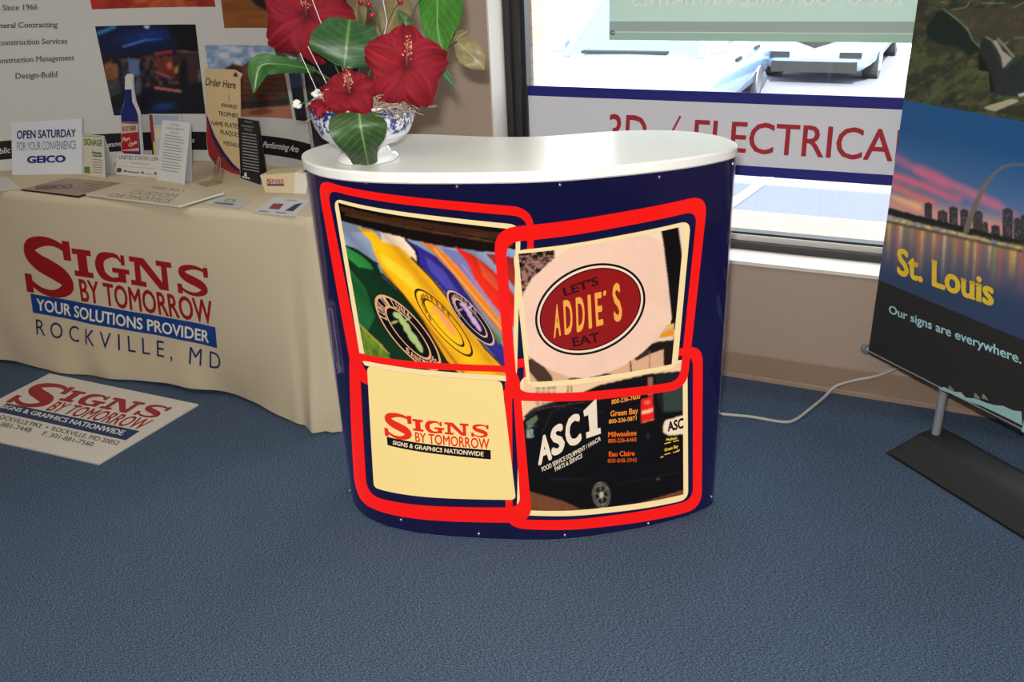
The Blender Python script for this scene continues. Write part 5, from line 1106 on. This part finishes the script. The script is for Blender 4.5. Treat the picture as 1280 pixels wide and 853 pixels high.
leaf([(430, 84, 2.0), (432, 70, 1.99), (434, 50, 1.985), (437, 24, 2.02)], Wd(8, 33, 42, 44, 40, 26), Wd(10, 34, 42, 42, 42, 30), 'broad heart-shaped green leaf in the middle between the two large flowers', (44, 84, 44), (116, 150, 84), .12)
leaf([(449, 139, 1.99), (451, 158, 1.975), (456, 184, 2.01), (460.5, 206, 2.085)], Wd(24, 31, 31, 26, 15, 12), Wd(34, 38, 38, 32, 24, 19), 'large green leaf hanging over the front of the bowl to the countertop', (54, 84, 44), (146, 168, 104), .15)
leaf([(538, -30, 2.16), (546, 0, 2.14), (547, 36, 2.12), (554, 73, 2.12)], Wd(28, 34, 33, 27, 15, 1), Wd(20, 24, 24, 20, 12, 1), 'tall bright green leaf rising at the upper right of the bouquet', (54, 112, 34), (120, 170, 70), .3)
leaf([(394, 88, 2.1), (370, 83, 2.06), (345, 80, 2.03), (325, 84, 2.02), (317, 116, 2.03)], Wd(4, 8, 11, 13, 12, 1), Wd(4, 7, 9, 12, 13, 1), 'pointed green leaf reaching far left over the display board', (52, 96, 46), (130, 160, 96), .5)
leaf([(571, 52, 2.2), (582, 62, 2.2), (594, 74, 2.2), (606, 87, 2.21)], Wd(6, 15, 17, 16, 11, 1), Wd(6, 14, 17, 16, 11, 1), 'olive beige leaf at the far right casting a shadow on the wall', (136, 124, 84), (168, 156, 116), .1, nveins=11)
leaf([(562, 50, 2.22), (572, 45, 2.22), (588, 38, 2.22)], Wd(3, 6, 6, 1), Wd(3, 6, 6, 1), 'small olive leaf tip above the olive beige leaf', (122, 112, 72), (150, 140, 100), .1)
leaf([(372, 76, 2.16), (358, 68, 2.15), (343, 56, 2.15)], Wd(5, 11, 12, 3), Wd(5, 10, 10, 3), 'dark leaf tucked under the largest hibiscus', (56, 56, 38), (80, 80, 56), .2)
leaf([(478, 52, 2.2), (492, 20, 2.2), (500, -16, 2.21)], Wd(10, 18, 18, 8), Wd(10, 22, 24, 10), 'tan leaf behind the red berries', (120, 104, 68), (150, 134, 96), .15)
leaf([(446, 44, 2.2), (446, 10, 2.2), (450, -20, 2.21)], Wd(6, 14, 14, 5), Wd(6, 13, 13, 5), 'brownish olive leaf above the heart-shaped leaf', (96, 86, 50), (124, 114, 76), .2)
leaf([(516, 32, 2.12), (506, 26, 2.11), (498, 12, 2.11)], Wd(4, 8, 8, 1), Wd(4, 8, 8, 1), 'small green leaf beside the tall bright leaf', (60, 92, 44), (110, 140, 80), .2)
leaf([(546, 80, 2.1), (554, 90, 2.08), (569, 111, 2.07)], Wd(3, 6, 5, .5), Wd(2, 5, 4, .5), 'narrow leaf pointing down right of the open hibiscus', (60, 104, 60), (196, 214, 206), .9)
# berries, wire picks, white blossoms, moss
BER = mat('berry_red', (150, 32, 38), .35); bt = thing('berry_spray', 'spray of small red berries at the top of the bouquet', 'berries', at(470, 30, 2.15))
for x_, y_ in ((451, 2), (461, 5), (465, 19), (456, -6), (500, 1)):
    p = at(x_, y_, 2.13); bb_ = MB().ball(p, .0078, 12, 8).build('berry', BER, bt, True); MB().tube(catmull([p, at((x_ + 476) / 2 + 3, y_ + 14, 2.15), at(477, 44, 2.16)], 6), .0011, 5).build('twig', STEM, bt, True)
stem(bt, at(477, 44, 2.16), MOUTH + np.array([.01, .01, -.02]), .0018)
WIRE = mat('white_wire', (206, 206, 210), .4); 
for (p, q, l_) in (((386, -12), (401, 28), 'white wire crossing the largest hibiscus'), ((385, 58), (412, 112), 'white wire to the right of the black strip, ending at the bowl'), ((375, 66), (396, 113), 'white wire left of the heart-shaped leaf, down to the white blossom'), ((477, -10), (484, 28), 'white wire above the open hibiscus')):
    P0, P1 = at(*p, 2.0), at(*q, 2.03); tag(MB().tube([P0, P1, P1 + (MOUTH - P1) * .6], .0009, 6).build('wire_pick', WIRE), l_, 'wire', 'wires in the bouquet')
BLO = mat('blossom_white', (222, 220, 214), .7)
for (x_, y_, d, l_) in ((372, 130, 2.08, 'white blossom hanging left of the bowl rim'), (399, 116, 2.07, 'white blossom at the left rim above the small hibiscus'), (437, 137, 2.03, 'white blossom beside the top of the hanging leaf')):
    c = at(x_, y_, d); t = thing('white_blossom', l_, 'flower', c, 'small white blossoms in the bowl'); rr = random.Random(x_)
    for k in range(6): MB().ball(c + np.array([rr.uniform(-.011, .011), rr.uniform(-.008, .008), rr.uniform(-.007, .007)]), .0075, 8, 6, (1, 1, .7)).build('petal', BLO, t, True)
    stem(t, c, MOUTH, .0014)
ms = MB(); rr = random.Random(4)
for k in range(420):
    th_ = rr.uniform(-2.2, 1.0) if k < 190 else rr.uniform(-.75, .5); r_ = rr.uniform(.06, .125) if k < 190 else rr.uniform(.10, .135); p = np.array([BC[0] + r_ * math.cos(th_), BC[1] + r_ * math.sin(th_), ZT + .134 + rr.uniform(0, .018 if k < 190 else .026)]); pts_ = [p]
    for j in range(4): p = p + np.array([rr.uniform(-.014, .016), rr.uniform(-.014, .014), rr.uniform(-.010, .009)]); pts_.append(p)
    if k >= 190: pts_[-1] = pts_[-1] + np.array([.02, .0, -.004])
    ms.tube(catmull(pts_, 4), .0011, 4, False)
ms.build('moss_tmp', mat('spanish_moss', (164, 150, 130), .9)); mo = bpy.data.objects['moss_tmp']; mo.name = 'spanish_moss'; tag(mo, 'grey curly moss spilling over the right rim of the bowl', 'moss', None, 'stuff')
fb = MB(); fb.ball((BC[0], BC[1], ZT + .098), .108, 20, 10, (1, 1, .32)); tag(fb.build('moss_bed', mat('moss_dark', (84, 76, 62), .95, noise=.3, nscale=120, bump=.6), None, True), 'dark filling inside the bowl that holds the stems', 'filling')
